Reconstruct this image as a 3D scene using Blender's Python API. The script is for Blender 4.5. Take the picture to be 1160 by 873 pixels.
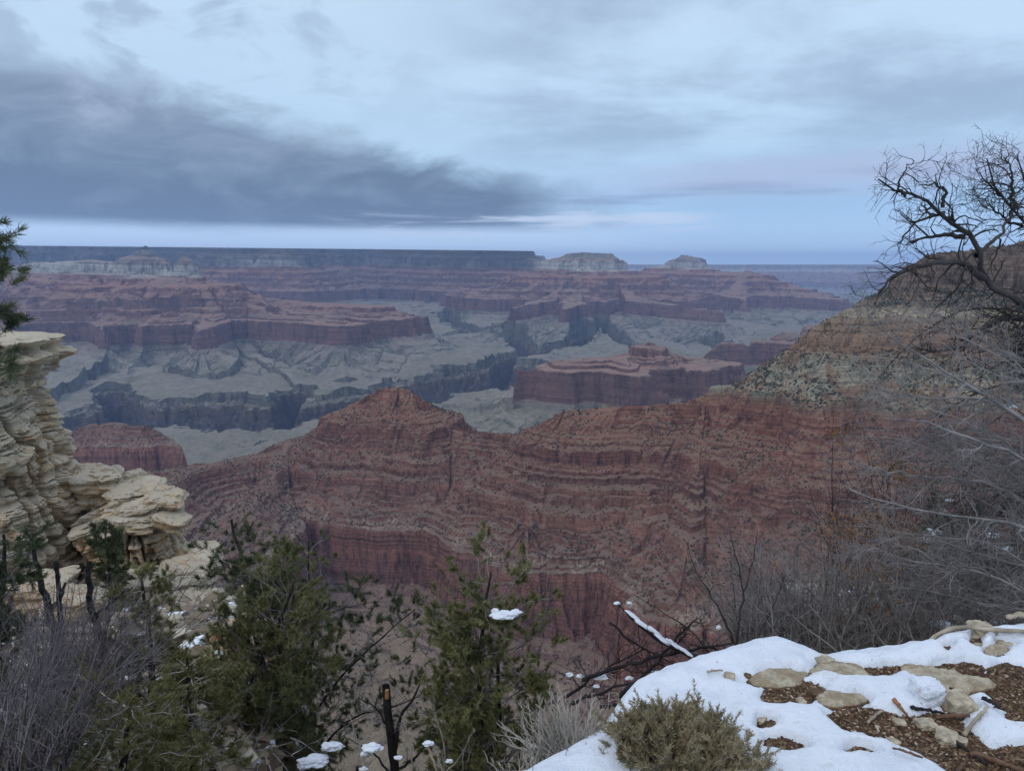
import bpy, math, random
import numpy as np
R = math.radians
C = bpy.context.scene
for o in list(bpy.data.objects): bpy.data.objects.remove(o)
COL = C.collection

# ---------------------------------------------------------------- camera
FPX, PITCH = 845.0, R(9.18)
cd = bpy.data.cameras.new('camera'); cam = bpy.data.objects.new('camera', cd); COL.objects.link(cam)
cd.sensor_width = 36; cd.lens = 36*FPX/1160; cd.clip_start = 0.05; cd.clip_end = 200000
cam.location = (0, 0, 0); cam.rotation_euler = (R(90)-PITCH, 0, 0)
C.camera = cam
C.view_settings.view_transform = 'Standard'; C.view_settings.look = 'None'
C.view_settings.exposure = 0.25; C.view_settings.gamma = 1
C.view_settings.use_curve_mapping = False
C.cycles.max_bounces = 5; C.cycles.diffuse_bounces = 3; C.cycles.volume_bounces = 0
C.cycles.caustics_reflective = False; C.cycles.caustics_refractive = False
C.cycles.use_adaptive_sampling = True; C.cycles.adaptive_threshold = 0.02

CP, SP = math.cos(PITCH), math.sin(PITCH)
def ray(u, v):
    a, b = (u-580)/FPX, -(v-436.5)/FPX
    return (a, CP+b*SP, -SP+b*CP)
def at(u, v, Y):
    d = ray(u, v); k = Y/d[1]
    return (d[0]*k, Y, d[2]*k)
def atz(u, v, z):
    d = ray(u, v); k = z/d[2]
    return (d[0]*k, d[1]*k, z)

# ---------------------------------------------------------------- node helpers
class NT:
    def __init__(s, t): s.t = t; s.n = t.nodes; s.l = t.links
    def new(s, ty, **k):
        n = s.n.new(ty)
        for a, b in k.items(): setattr(n, a, b)
        return n
    def put(s, sock, v):
        if isinstance(v, bpy.types.NodeSocket): s.l.new(v, sock)
        elif v is not None: sock.default_value = v
    def m(s, op, a, b=None, c=None, clamp=False):
        n = s.new('ShaderNodeMath', operation=op, use_clamp=clamp)
        s.put(n.inputs[0], a); s.put(n.inputs[1], b); s.put(n.inputs[2], c)
        return n.outputs[0]
    def ss(s, x, a, b, lo=0.0, hi=1.0):
        n = s.new('ShaderNodeMapRange', interpolation_type='SMOOTHSTEP')
        s.put(n.inputs[0], x)
        for i, w in enumerate((a, b, lo, hi)): s.put(n.inputs[1+i], w)
        return n.outputs[0]
    def mix(s, f, a, b, mode='MIX'):
        n = s.new('ShaderNodeMix', data_type='RGBA', blend_type=mode)
        s.put(n.inputs[0], f)
        s.put(n.inputs[6], (*a, 1) if isinstance(a, tuple) and len(a) == 3 else a)
        s.put(n.inputs[7], (*b, 1) if isinstance(b, tuple) and len(b) == 3 else b)
        return n.outputs[2]
    def noise(s, vec, scale, det=4, rough=0.55, dist=0.0):
        n = s.new('ShaderNodeTexNoise'); s.put(n.inputs['Vector'], vec)
        n.inputs['Scale'].default_value = scale; n.inputs['Detail'].default_value = det
        n.inputs['Roughness'].default_value = rough; n.inputs['Distortion'].default_value = dist
        return n.outputs[0]
    def vor(s, vec, scale, feat='F1', out=0):
        n = s.new('ShaderNodeTexVoronoi', feature=feat); s.put(n.inputs['Vector'], vec)
        n.inputs['Scale'].default_value = scale
        return n.outputs[out]
    def vm(s, op, a, b):
        n = s.new('ShaderNodeVectorMath', operation=op); s.put(n.inputs[0], a); s.put(n.inputs[1], b)
        return n.outputs[0]
    def xyz(s, v):
        n = s.new('ShaderNodeSeparateXYZ'); s.put(n.inputs[0], v); return n.outputs
    def comb(s, x, y, z):
        n = s.new('ShaderNodeCombineXYZ'); s.put(n.inputs[0], x); s.put(n.inputs[1], y); s.put(n.inputs[2], z); return n.outputs[0]
    def ramp(s, f, stops, interp='LINEAR'):
        n = s.new('ShaderNodeValToRGB'); s.put(n.inputs[0], f); cr = n.color_ramp; cr.interpolation = interp
        while len(cr.elements) > 1: cr.elements.remove(cr.elements[-1])
        for i, (p, c) in enumerate(stops):
            e = cr.elements[0] if i == 0 else cr.elements.new(p)
            e.position = p; e.color = (*c, 1)
        return n.outputs[0]

# ---------------------------------------------------------------- sky (world): clear air plus cloud layers by direction
SUN_EL, SUN_AZ = R(38), R(215)      # azimuth clockwise from +Y: behind and to the left
w = bpy.data.worlds.new('World'); C.world = w; w.use_nodes = True
k = NT(w.node_tree); w.node_tree.nodes.clear()
out = k.new('ShaderNodeOutputWorld'); bg = k.new('ShaderNodeBackground'); k.l.new(bg.outputs[0], out.inputs[0])
sky = k.new('ShaderNodeTexSky', sky_type='NISHITA', sun_disc=False)
sky.sun_elevation = SUN_EL; sky.sun_rotation = SUN_AZ; sky.altitude = 2100; sky.air_density = 1.0; sky.dust_density = 0.6
tc = k.new('ShaderNodeTexCoord'); D = tc.outputs['Generated']
x, y, z = k.xyz(D)
el = k.m('MULTIPLY', k.m('ARCSINE', z), 57.2958)
az = k.m('MULTIPLY', k.m('ARCTAN2', x, y), 57.2958)
azc = k.m('MULTIPLY', az, 1.0)
# cloud coordinates: a flat deck seen in perspective
inv = k.m('DIVIDE', 1.0, k.m('ADD', k.m('MAXIMUM', z, 0.0), 0.10))
P = k.comb(k.m('MULTIPLY', x, inv), k.m('MULTIPLY', y, inv), 0.0)
A = k.comb(k.m('MULTIPLY', azc, 0.075), k.m('MULTIPLY', el, 0.16), 0.3)
A2 = k.comb(k.m('MULTIPLY', azc, 0.02), k.m('MULTIPLY', el, 0.22), 1.7)
n1 = k.noise(P, 0.75, 7, 0.6, 0.2)
n2 = k.noise(A, 1.5, 7, 0.6, 0.4)
n3 = k.noise(A2, 1.6, 6, 0.55, 0.3)
A3 = k.comb(k.m('MULTIPLY', azc, 0.10), k.m('MULTIPLY', el, 0.20), 5.1)
n5 = k.noise(A3, 1.5, 8, 0.58, 0.6)
base = k.mix(1.0, sky.outputs[0], (0.125, 0.125, 0.13), 'MULTIPLY')
veilc = k.ramp(k.m('DIVIDE', el, 40.0), [(0.0, (.66, .84, 1.06)), (0.05, (.54, .71, .94)), (0.10, (.43, .62, .82)), (0.2, (.44, .62, .79)), (0.3, (.49, .65, .81)), (0.6, (.54, .68, .83)), (1.0, (.40, .50, .66))])
rightness = k.ss(az, -4.0, 16.0)
low = k.ss(el, 9.0, 3.5)
veilf = k.m('SUBTRACT', 0.92, k.m('MULTIPLY', k.m('MULTIPLY', rightness, low), 0.25))
c = k.mix(veilf, base, veilc)
# bluer open strip low on the right
c = k.mix(k.m('MULTIPLY', k.m('MULTIPLY', rightness, low), 0.80), c, k.ramp(k.m('DIVIDE', el, 10.0), [(0.0, (.60, .86, 1.12)), (0.2, (.40, .60, .85)), (0.5, (.26, .43, .66)), (1.0, (.28, .44, .66))]))
# soft grey sheets higher up and to the right
g = k.m('MULTIPLY', k.ss(n1, 0.38, 0.60), k.m('ADD', k.m('MULTIPLY', k.ss(az, -10.0, 4.0), 1.0), 0.15))
g = k.m('MULTIPLY', g, k.ss(el, 4.0, 11.0))
c = k.mix(k.m('MULTIPLY', g, 0.6), c, (.24, .32, .46))
g2 = k.m('MULTIPLY', k.ss(n2, 0.50, 0.64), k.m('MULTIPLY', k.ss(el, 8.0, 14.0), k.ss(az, 2.0, -20.0)))
c = k.mix(k.m('MULTIPLY', g2, 0.55), c, (.26, .34, .47))
# lavender band at right
pb = k.m('MULTIPLY', k.m('MULTIPLY', k.ss(el, 3.8, 6.0), k.ss(el, 8.6, 6.5)), k.ss(az, 2.0, 14.0))
c = k.mix(k.m('MULTIPLY', pb, k.ss(n3, 0.3, 0.65, 0.15, 0.75)), c, (.42, .47, .64))
# thin dark streaks low
sd = k.m('MULTIPLY', k.ss(n3, 0.53, 0.64), k.m('MULTIPLY', k.ss(el, 1.5, 3.0), k.ss(el, 7.5, 4.5)))
c = k.mix(k.m('MULTIPLY', sd, 0.55), c, (.17, .25, .40))
# the long dark bank on the left: flat base, wedge top, ragged edge
top = k.m('ADD', k.m('MULTIPLY', azc, -0.215), 7.0)
n4 = n5
top = k.m('ADD', top, k.m('ADD', k.m('MULTIPLY', k.m('SUBTRACT', n2, 0.5), 6.0), k.m('MULTIPLY', k.m('SUBTRACT', n4, 0.5), 4.0)))
top = k.m('MINIMUM', top, k.m('ADD', 13.2, k.m('MULTIPLY', k.m('SUBTRACT', n4, 0.5), 3.0)))
bmask = k.m('MULTIPLY', k.ss(k.m('SUBTRACT', top, el), -0.4, 2.2), k.ss(k.m('ADD', el, k.m('MULTIPLY', k.m('SUBTRACT', n3, 0.5), 1.6)), 2.1, 3.2))
bmask = k.m('MULTIPLY', bmask, k.ss(k.m('ADD', azc, k.m('MULTIPLY', k.m('SUBTRACT', n2, 0.5), 22.0)), 12.0, 0.0))
shade = k.m('ADD', k.m('MULTIPLY', k.m('SUBTRACT', el, 4.0), 0.075), k.m('MULTIPLY', k.m('SUBTRACT', n1, 0.5), 0.8))
shade = k.m('ADD', shade, k.m('ADD', k.m('MULTIPLY', k.m('SUBTRACT', n3, 0.5), 1.0), k.m('MULTIPLY', k.m('SUBTRACT', n4, 0.5), 1.9)))
bc = k.ramp(shade, [(0.0, (.115, .165, .245)), (0.25, (.15, .21, .30)), (0.6, (.215, .28, .385)), (1.0, (.34, .42, .54))])
c = k.mix(k.m('MULTIPLY', bmask, 0.96), c, bc)
# bright thin streaks below the bank
n6 = k.noise(k.comb(k.m('MULTIPLY', azc, 0.035), k.m('MULTIPLY', el, 0.55), 9.0), 2.0, 6, 0.6, 0.4)
st = k.m('MULTIPLY', k.m('MULTIPLY', k.ss(el, 1.8, 2.6), k.ss(el, 4.4, 3.4)), k.m('MULTIPLY', k.ss(n6, 0.47, 0.60), k.m('MULTIPLY', k.ss(az, 17.0, 11.0), k.ss(az, -16.0, -6.0))))
c = k.mix(k.m('MULTIPLY', st, 0.85), c, (.58, .68, .84))
# unseen overcast above the viewer, brightened to put more light on the ground
c = k.mix(k.ss(el, 26.0, 50.0, 0.0, 0.9), c, (0.88, 1.0, 1.18))
k.l.new(c, bg.inputs[0]); bg.inputs[1].default_value = 1.0
w.cycles.sampling_method = 'MANUAL'; w.cycles.sample_map_resolution = 512

sl = bpy.data.lights.new('sun', 'SUN'); so = bpy.data.objects.new('sun', sl); COL.objects.link(so)
sl.energy = 0.8; sl.angle = R(20); sl.color = (1.0, 0.93, 0.85)
so.rotation_euler = (R(90)-SUN_EL, 0, -SUN_AZ+R(180))
# ---------------------------------------------------------------- numpy noise
_rs = np.random.RandomState(7)
_perm = _rs.permutation(256).astype(np.int32)
_ga = _rs.rand(256)*2*np.pi
_gx = np.cos(_ga).astype(np.float32); _gy = np.sin(_ga).astype(np.float32)
def perlin(x, y, seed=0):
    x = np.asarray(x, dtype=np.float64)+seed*17.37; y = np.asarray(y, dtype=np.float64)-seed*9.71
    xi = np.floor(x).astype(np.int32); yi = np.floor(y).astype(np.int32)
    xf = (x-xi).astype(np.float32); yf = (y-yi).astype(np.float32)
    def g(dx, dy):
        h = _perm[(_perm[(xi+dx) & 255]+yi+dy) & 255]
        return _gx[h]*(xf-dx)+_gy[h]*(yf-dy)
    u = xf*xf*xf*(xf*(xf*6-15)+10); v = yf*yf*yf*(yf*(yf*6-15)+10)
    a = g(0, 0); b = g(1, 0); c = g(0, 1); d = g(1, 1)
    return 1.5*((a+(b-a)*u)*(1-v)+(c+(d-c)*u)*v)
def fbm(x, y, o=4, seed=0, gain=0.5, ridged=False):
    s = 0; a = 1.0; f = 1.0; t = 0
    for i in range(o):
        n = perlin(x*f, y*f, seed+i*3)
        if ridged: n = 1-2*np.abs(n)
        s = s+a*n; t += a; a *= gain; f *= 2.03
    return s/t

# ---------------------------------------------------------------- mesh helpers
def mesh_np(name, V, F, mat=None, smooth=False, attrs=None, parent=None, loc=None):
    """V (n,3); F (m,3) or (m,4) or list of such arrays"""
    me = bpy.data.meshes.new(name)
    V = np.asarray(V, dtype=np.float32)
    Fs = F if isinstance(F, list) else [F]
    Fs = [np.asarray(f, dtype=np.int32) for f in Fs if len(f)]
    me.vertices.add(len(V)); me.vertices.foreach_set('co', V.ravel())
    loops = np.concatenate([f.ravel() for f in Fs])
    tot = np.concatenate([np.full(len(f), f.shape[1], np.int32) for f in Fs])
    start = np.concatenate([[0], np.cumsum(tot)[:-1]]).astype(np.int32)
    me.loops.add(len(loops)); me.loops.foreach_set('vertex_index', loops)
    me.polygons.add(len(tot)); me.polygons.foreach_set('loop_start', start); me.polygons.foreach_set('loop_total', tot)
    me.polygons.foreach_set('use_smooth', np.full(len(tot), smooth, dtype=bool))
    me.update(calc_edges=True)
    if attrs:
        for an, av in attrs.items():
            at_ = me.attributes.new(an, 'FLOAT', 'POINT'); at_.data.foreach_set('value', np.asarray(av, dtype=np.float32))
    if mat: me.materials.append(mat)
    o = bpy.data.objects.new(name, me); COL.objects.link(o)
    if parent: o.parent = parent
    if loc is not None: o.location = loc
    return o
def grid_faces(nr, nc, keep=None):
    i = np.arange(nr-1)[:, None]*nc+np.arange(nc-1)[None, :]
    f = np.stack([i, i+1, i+1+nc, i+nc], -1).reshape(-1, 4)
    return f if keep is None else f[keep.ravel()]
def tag(o, label=None, cat=None, group=None, kind=None):
    if label: o['label'] = label
    if cat: o['category'] = cat
    if group: o['group'] = group
    if kind: o['kind'] = kind
    return o

def mat_new(name):
    m = bpy.data.materials.new(name); m.use_nodes = True
    k = NT(m.node_tree); b = m.node_tree.nodes['Principled BSDF']
    b.inputs['Roughness'].default_value = 0.9; b.inputs['Specular IOR Level'].default_value = 0.2
    return m, k, b
def bump(k, b, h, dist, strength=1.0):
    n = k.new('ShaderNodeBump'); k.put(n.inputs['Height'], h); n.inputs['Distance'].default_value = dist
    n.inputs['Strength'].default_value = strength; k.l.new(n.outputs[0], b.inputs['Normal'])
def lin(r, g, b_):
    f = lambda c: (c/255/12.92) if c <= 10 else ((c/255+0.055)/1.055)**2.4
    return (f(r), f(g), f(b_))

# ---------------------------------------------------------------- canyon: strata profile (lateral retreat s -> elevation)
def profile(pts, seed, ledges):
    """pts: key (s,z); ledges: list of (z_top, z_bot, n) intervals cut into stepped ledges"""
    rs = np.random.RandomState(seed)
    S = [p[0] for p in pts]; Z = [p[1] for p in pts]
    outs, outz = [], []
    for i in range(len(S)-1):
        s0, z0, s1, z1 = S[i], Z[i], S[i+1], Z[i+1]
        outs.append(s0); outz.append(z0)
        for (zt, zb, n) in ledges:
            if z0 <= zt+.1 and z1 >= zb-.1:
                wz = rs.rand(n)+.35; wz /= wz.sum(); ws = rs.rand(n)**1.5+.12; ws /= ws.sum()
                s, z = s0, z0
                for j in range(n):
                    dz, ds = (z1-z0)*wz[j], (s1-s0)*ws[j]
                    hard = 0.45+0.4*rs.rand()
                    outs.append(s+ds*0.90); outz.append(z+dz*(1-hard))
                    s += ds; z += dz
                    if j < n-1: outs.append(s); outz.append(z)
                break
    outs.append(S[-1]); outz.append(Z[-1])
    return np.array(outs), np.array(outz)
NEAR = profile([(-150, 150), (-10, -10), (18, -110), (85, -152), (92, -170), (170, -245), (300, -345),
                (322, -392), (455, -455), (468, -480), (575, -560), (583, -585), (690, -645), (716, -775), (760, -800), (980, -860), (1300, -930), (2400, -1010), (5000, -1060)], 5,
               [(-10, -110, 4), (-345, -392, 5), (-392, -455, 6), (-455, -480, 3), (-480, -560, 7), (-560, -585, 3), (-585, -645, 6), (-775, -860, 5), (-170, -245, 4), (-245, -345, 4)])
NEAR_T = ([-150,-10,40,130,300,345,455,583,690,716,760,980,1300,2400,5000],[150,-10,-110,-190,-345,-385,-462,-572,-650,-775,-800,-860,-930,-1010,-1060])
FAR_T = ([-300,0,60,200,270,560,740,900,1140,1175,1300,1900,2900,6000],[260,0,-80,-165,-275,-375,-465,-550,-640,-790,-868,-1000,-1045,-1085])
FAR = profile([(-300, 260), (0, 0), (25, -70), (110, -95), (200, -150), (225, -262), (270, -275), (560, -365),
               (580, -400), (740, -455), (750, -480), (900, -540), (915, -575), (1140, -640), (1175, -795), (1240, -835), (1330, -880), (1430, -918), (1434, -930), (1600, -958), (1604, -970), (1900, -1000), (2900, -1045), (6000, -1085)], 9,
              [(-365, -400, 2), (-400, -455, 3), (-480, -540, 3), (-575, -640, 3), (-795, -860, 3), (0, -70, 2), (-275, -365, 3)])
def prof(tab, s): return np.interp(s, tab[0], tab[1])
def iprof(tab, z): return float(np.interp(-z, -tab[1], tab[0]))
def dipn(x, y): return np.clip((x-120)*0.085, 0, 62)*np.clip((3000-y)/400, 0, 1)
def dip(x, y):
    g = np.clip(y-2600, 0, 12500)
    ta = np.clip(x/np.maximum(y, 1), -.75, .75)
    return g*(0.0215-0.0125*ta)*np.where(y > 17000, np.clip(1-(y-17000)/9000, 0, 1), 1)+dipn(x, y)

def crest(tab, pts, k=1.0, off=0):
    res = []
    for p in pts:
        u, v, Y = p[:3]
        X, Yy, Z = at(u, v, Y*1000)
        res.append((X, Yy, iprof(tab, Z-float(dip(X, Yy)))+off))
    return (res, k)
nearR = [
 crest(NEAR, [(1330,190,1.5),(1200,262,1.6),(1150,277,1.62),(1125,281,1.64),(1085,286,1.65),(1050,296,1.66),(1036,306,1.67),(1021,321,1.68),(1004,333,1.69),(985,339,1.70),(966,350,1.71),(940,366,1.72),(902,395,1.73),(872,414,1.74),(850,421,1.75),(836,432,1.76),(800,446,1.78),(770,457,1.8),(735,463,1.82),(690,468,1.85),(640,473,1.88),(616,485,1.92),(590,491,1.96),(560,490,2.0),(530,487,2.03),(510,479,2.07),(490,470,2.1),(474,458,2.13),(466,446,2.14),(452,438,2.15),(438,438,2.16),(425,446,2.17),(408,460,2.19),(395,470,2.2),(370,485,2.23),(345,491,2.25),(325,497,2.2),(300,508,2.14),(270,519,2.08),(240,525,2.02),(210,527,1.98),(180,533,1.95),(110,543,1.92),(30,548,1.9),(-80,560,1.9)]),
 crest(NEAR, [(10,500,2.7),(45,492,2.7),(88,482,2.7),(130,479,2.7),(165,483,2.68),(188,495,2.66),(207,512,2.6)], 1.3),
 # spurs running down towards the viewer
 crest(NEAR, [(616,485,1.92),(606,545,1.74),(598,600,1.60),(590,650,1.50)], 1.1),
 crest(NEAR, [(800,446,1.78),(790,560,1.50),(775,650,1.33)], 1.1),
 crest(NEAR, [(960,352,1.71),(960,480,1.50),(950,600,1.30),(940,700,1.18)], 1.1),
 crest(NEAR, [(1100,284,1.65),(1120,420,1.42),(1150,560,1.2)], 1.1),
 crest(NEAR, [(330,495,2.2),(300,560,1.86),(262,600,1.6),(225,640,1.45),(205,700,1.25)], 0.95),
 crest(NEAR, [(210,527,1.98),(150,590,1.6),(120,630,1.45)], 1.0),
]
farR = [
 # north rim buttresses and far walls
 # left temple group
 crest(FAR, [(-120,300,9.6),(20,299,9.2),(60,297,9.0),(105,294,8.8),(135,297,8.6),(165,300,8.5),(196,307,8.3),(222,314,8.1),(240,320,8.0),(262,332,7.9),(300,338,7.8),(345,342,7.7),(395,345,7.6),(425,346,7.5)]),
 crest(FAR, [(142,291,8.6),(156,284,8.5),(165,278,8.5),(174,285,8.5),(188,298,8.4)], 1.7),
 crest(FAR, [(201,301,8.25),(205,296,8.2),(208,288,8.2),(212,296,8.2),(217,305,8.2)], 1.9),
 crest(FAR, [(165,300,8.5),(168,318,7.9),(172,330,7.4)], 1.0),
 crest(FAR, [(60,297,9.0),(50,325,8.2),(60,345,7.4)], 1.0),
 crest(FAR, [(222,312,8.1),(238,345,7.2),(243,364,6.7),(226,375,6.25)], 1.25),
 crest(FAR, [(262,332,7.9),(300,355,7.1),(350,360,6.9),(386,363,6.7)], 1.3),
 crest(FAR, [(-60,345,7.6),(-100,380,6.4)], 1.1),
 # central mesa
 crest(FAR, [(600,292,13.6),(612,295,13.0),(626,293,12.4),(640,288,12.1),(664,286,12.0),(690,287,12.0),(700,296,12.0),(712,306,12.0)], 0.85, ),
 crest(FAR, [(655,288,12.0),(645,316,11.0),(622,336,10.2),(596,345,9.4),(577,349,8.9)], 1.1),
 crest(FAR, [(690,290,12.0),(700,318,11.0),(720,336,10.2),(775,349,9.3),(818,353,9.0)], 1.1),
 crest(FAR, [(712,306,12.0),(735,312,13.0)], 1.1),
 crest(FAR, [(640,335,10.6),(652,342,9.6),(640,350,8.8)], 1.2),
 # pointed temple and its long arm
 crest(FAR, [(728,312,14.2),(745,302,14.1),(760,298,14.0),(768,296,14.0),(773,289,14.0),(779,290,14.0),(786,296,14.0),(800,301,13.8),(812,308,13.6),(842,308,13.2),(852,308,13.0),(866,316,12.6),(900,322,12.0),(935,336,11.2),(955,341,10.8)], 0.85),
 crest(FAR, [(852,308,13.0),(830,330,11.6),(845,345,10.6)], 1.2),
 crest(FAR, [(735,310,14.1),(752,332,12.2),(800,338,11.2)], 1.2),
 crest(FAR, [(955,341,10.8),(1010,350,10.0),(1080,352,9.6)], 1.2),
 crest(FAR, [(622,310,11.4),(660,306,11.5),(705,311,11.4),(735,322,11.2)], 0.6),
 crest(FAR, [(742,309,13.4),(780,304,13.5),(815,310,13.2),(855,312,12.6)], 0.6),
 crest(FAR, [(80,322,7.9),(120,316,8.0),(165,312,8.0),(210,316,7.9),(245,326,7.7)], 0.6),
 # middle butte
 crest(FAR, [(712,401,4.48),(735,388,4.5),(760,401,4.5)], 1.5),
 crest(FAR, [(642,409,4.3),(668,406,4.35),(694,404,4.4),(712,399,4.5),(724,395,4.5),(735,392,4.5),(748,396,4.5),(765,403,4.5),(800,410,4.5),(840,414,4.6)], 1.15),
 crest(FAR, [(700,404,4.4),(712,415,4.15)], 1.3),
 crest(FAR, [(800,401,5.5),(822,387,5.6),(850,392,5.6),(868,384,5.7),(888,377,5.7),(906,371,5.8),(916,365,5.8),(928,364,5.8),(950,360,5.8),(1000,350,5.8)], 1.5),
]
RIM = [(-900, 13.0), (-400, 13.2), (-150, 14.0), (0, 14.4), (120, 13.2), (200, 14.6), (290, 13.0), (330, 12.6), (370, 14.2), (430, 15.0), (480, 13.6), (540, 13.0), (572, 13.6), (582, 15.0), (588, 19), (594, 30)]
FARM = [(700, 33), (800, 30), (840, 28), (900, 30), (960, 27), (1010, 29), (1100, 27), (1300, 26), (1600, 26)]
def field(X, Y, ridges, w=8.0):
    best = np.full(X.shape, 1e9, np.float32); qx = np.zeros_like(best); qy = np.zeros_like(best); bd = np.zeros_like(best)
    for pts, kk in ridges:
        for (xa, ya, sa), (xb, yb, sb) in zip(pts[:-1], pts[1:]):
            dx, dy = xb-xa, yb-ya; L2 = dx*dx+dy*dy
            t = np.clip(((X-xa)*dx+(Y-ya)*dy)/L2, 0, 1)
            px, py = xa+t*dx, ya+t*dy
            d = np.hypot(X-px, Y-py)
            val = sa+t*(sb-sa)+(np.sqrt(d*d+w*w)-w)*kk
            m = val < best
            best[m] = val[m]; bd[m] = d[m]
            inv = 1/np.maximum(d[m], 1)
            qx[m] = (px[m]+(X[m]-px[m])*inv*260); qy[m] = (py[m]+(Y[m]-py[m])*inv*260)
    return best, bd, qx, qy
def rimfield(X, Y, rim):
    pts = []
    for u, Yk in rim:
        a = (u-580)/FPX/CP
        pts.append((a*Yk*1000, Yk*1000))
    best = np.full(X.shape, 1e9, np.float32)
    for (xa, ya), (xb, yb) in zip(pts[:-1], pts[1:]):
        dx, dy = xb-xa, yb-ya
        t = np.clip(((X-xa)*dx+(Y-ya)*dy)/(dx*dx+dy*dy), 0, 1)
        best = np.minimum(best, np.hypot(X-xa-t*dx, Y-ya-t*dy))
    az = X/Y; azp = np.array([p[0]/p[1] for p in pts]); rr = np.array([p[1] for p in pts])
    inside = Y > np.interp(az, azp, rr, left=rr[0], right=1e9 if rim is RIM else rr[-1])
    return np.where(inside, -best, best)
GORGE = [
 [(-60,520,-1010),(60,498,-1010),(120,484,-1000),(190,478,-1000),(250,474,-990),(300,478,-990),(345,474,-990),(400,470,-990),(450,458,-990),(500,446,-980),(545,436,-970),(590,424,-960),(660,424,-970),(760,430,-970),(900,432,-950),(1100,425,-940)],
 [(560,430,-970),(572,415,-960),(600,405,-950),(585,392,-940),(530,384,-920),(500,372,-900)],
 [(600,405,-950),(650,398,-940),(668,386,-930)],
 [(760,430,-970),(730,400,-940),(700,390,-930),(676,381,-930)],
 [(330,478,-990),(322,462,-980),(340,450,-970)],
 [(170,480,-1000),(140,465,-980),(125,450,-970)],
 [(850,432,-950),(846,410,-940),(800,392,-930)],
]
def terrain_z(X, Y):
    r = np.hypot(X, Y)
    # near
    wx = fbm(X/900, Y/900, 3, 11)*90; wy = fbm(X/900, Y/900, 3, 12)*90
    zn = None
    near = r < 3700
    Z = np.empty_like(X); S = np.empty_like(X)
    if near.any():
        x, y = X[near], Y[near]
        s0, d, qx, qy = field(x, y, nearR)
        amp = np.clip(d/260, 0, 1)
        f = (fbm(qx/150, qy/150, 3, 21)*44+fbm(qx/48, qy/48, 2, 22)*16)*np.clip((1150-s0)/350, 0, 1)
        wx = x+fbm(x/120, y/120, 3, 36)*35; wy = y+fbm(x/120, y/120, 3, 37)*35
        s = s0+amp*(f*.6+fbm(x/420, y/420, 3, 23)*52+(np.abs(fbm(wx/170, wy/170, 2, 16))*75-18))+np.clip(d/60, 0, 1)*(np.abs(fbm(wx/48, wy/48, 3, 24))*30-6)
        s = s+np.clip(d/25, 0.25, 1)*fbm(x/15, y/15, 3, 25)*4
        tm = fbm(qx/70+d/700, qy/70, 3, 28)*0.9+fbm(x/130, y/130, 3, 29)*0.9
        tm = np.clip((tm+0.20)/0.42, 0, 1); tm = tm*tm*(3-2*tm)*0.85
        s = s+np.clip(d/40, 0.2, 1)*(fbm(x/7, y/7, 2, 19)*2.2)
        tm = np.maximum(tm, np.clip((s-175)/25, 0, 1)*np.clip((300-s)/15, 0, 1))
        z = prof(NEAR, s)*(1-tm)+prof(NEAR_T, s)*tm+tm*(fbm(qx/22+d/300, qy/22, 2, 20)*3.0)*np.clip(d/80, 0, 1)
        st0 = z.copy()
        z = z+dipn(x, y)+fbm(x/200, y/200, 2, 26)*10*amp       # gentle bends of the beds
        sl = np.clip((s-760)/300, 0, 1)
        z = z+sl*(fbm(x/140, y/140, 4, 27, ridged=True)-.3)*-34+sl*fbm(x/30,y/30,3,17)*5
        st = st0
        Z[near] = z; S[near] = st
    far = r > 3100
    if far.any():
        x, y = X[far], Y[far]
        s0, d, qx, qy = field(x, y, farR, 45.0)
        rf = rimfield(x, y, RIM)+fbm(x/2600, y/2600, 3, 31)*1000+np.abs(fbm(x/1300, y/1300, 3, 34))*700-200
        fm = rimfield(x, y, FARM)+fbm(x/2600, y/2600, 3, 33)*500
        rimf = np.minimum(rf, fm)*0.95
        amp = np.clip(d/700, 0, 1)
        f = fbm(qx/330, qy/330, 3, 41)*150+fbm(qx/120, qy/120, 3, 42)*50
        wx = x+fbm(x/500, y/500, 3, 36)*140; wy = y+fbm(x/500, y/500, 3, 37)*140
        s = s0+amp*(f*0.7+np.abs(fbm(wx/1100, wy/1100, 2, 43))*900-130)+np.clip(d/260, 0, 1)*(np.abs(fbm(wx/420, wy/420, 2, 44))*400-80)+np.clip(d/110, 0, 1)*(np.abs(fbm(wx/130, wy/130, 3, 39))*75-15)
        s2 = rimf+(np.abs(fbm(wx/420, wy/420, 3, 45))*330-60+np.abs(fbm(wx/150, wy/150, 3, 38))*110)*np.clip(rimf/200+.3, .05, 1)
        s = np.minimum(s, np.maximum(s2, -8))
        ta = fbm(x/600, y/600, 4, 61)*1.0+fbm(qx/160+d/2000, qy/160, 3, 62)*0.7
        ta = np.clip((ta+0.05)/0.4, 0, 1); ta = ta*ta*(3-2*ta)*0.8
        s = s+fbm(x/45, y/45, 3, 63)*9*np.clip(d/100, 0.1, 1)
        z = prof(FAR, s)*(1-ta)+prof(FAR_T, s)*ta
        st = z.copy()
        tm = np.clip((s-1250)/700, 0, 1)
        gul = fbm(x/230, y/230, 4, 46, ridged=True)-0.35
        gul2 = fbm(qx/110, qy/110, 3, 47, ridged=True)-0.35
        z = z+tm*(fbm(x/1600, y/1600, 3, 48)*45+gul*22+np.abs(fbm(wx/700, wy/700, 2, 57))*80+fbm(qx/45, qy/45, 2, 49, ridged=True)*14)+np.clip((s-1180)/200, 0, 1)*np.clip((3300-s)/1500, 0, 1)*(gul2*55+(fbm(qx/330, qy/330, 2, 50, ridged=True)-.3)*75)
        # inner gorge
        gd = np.full(x.shape, 1e9, np.float32)
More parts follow.
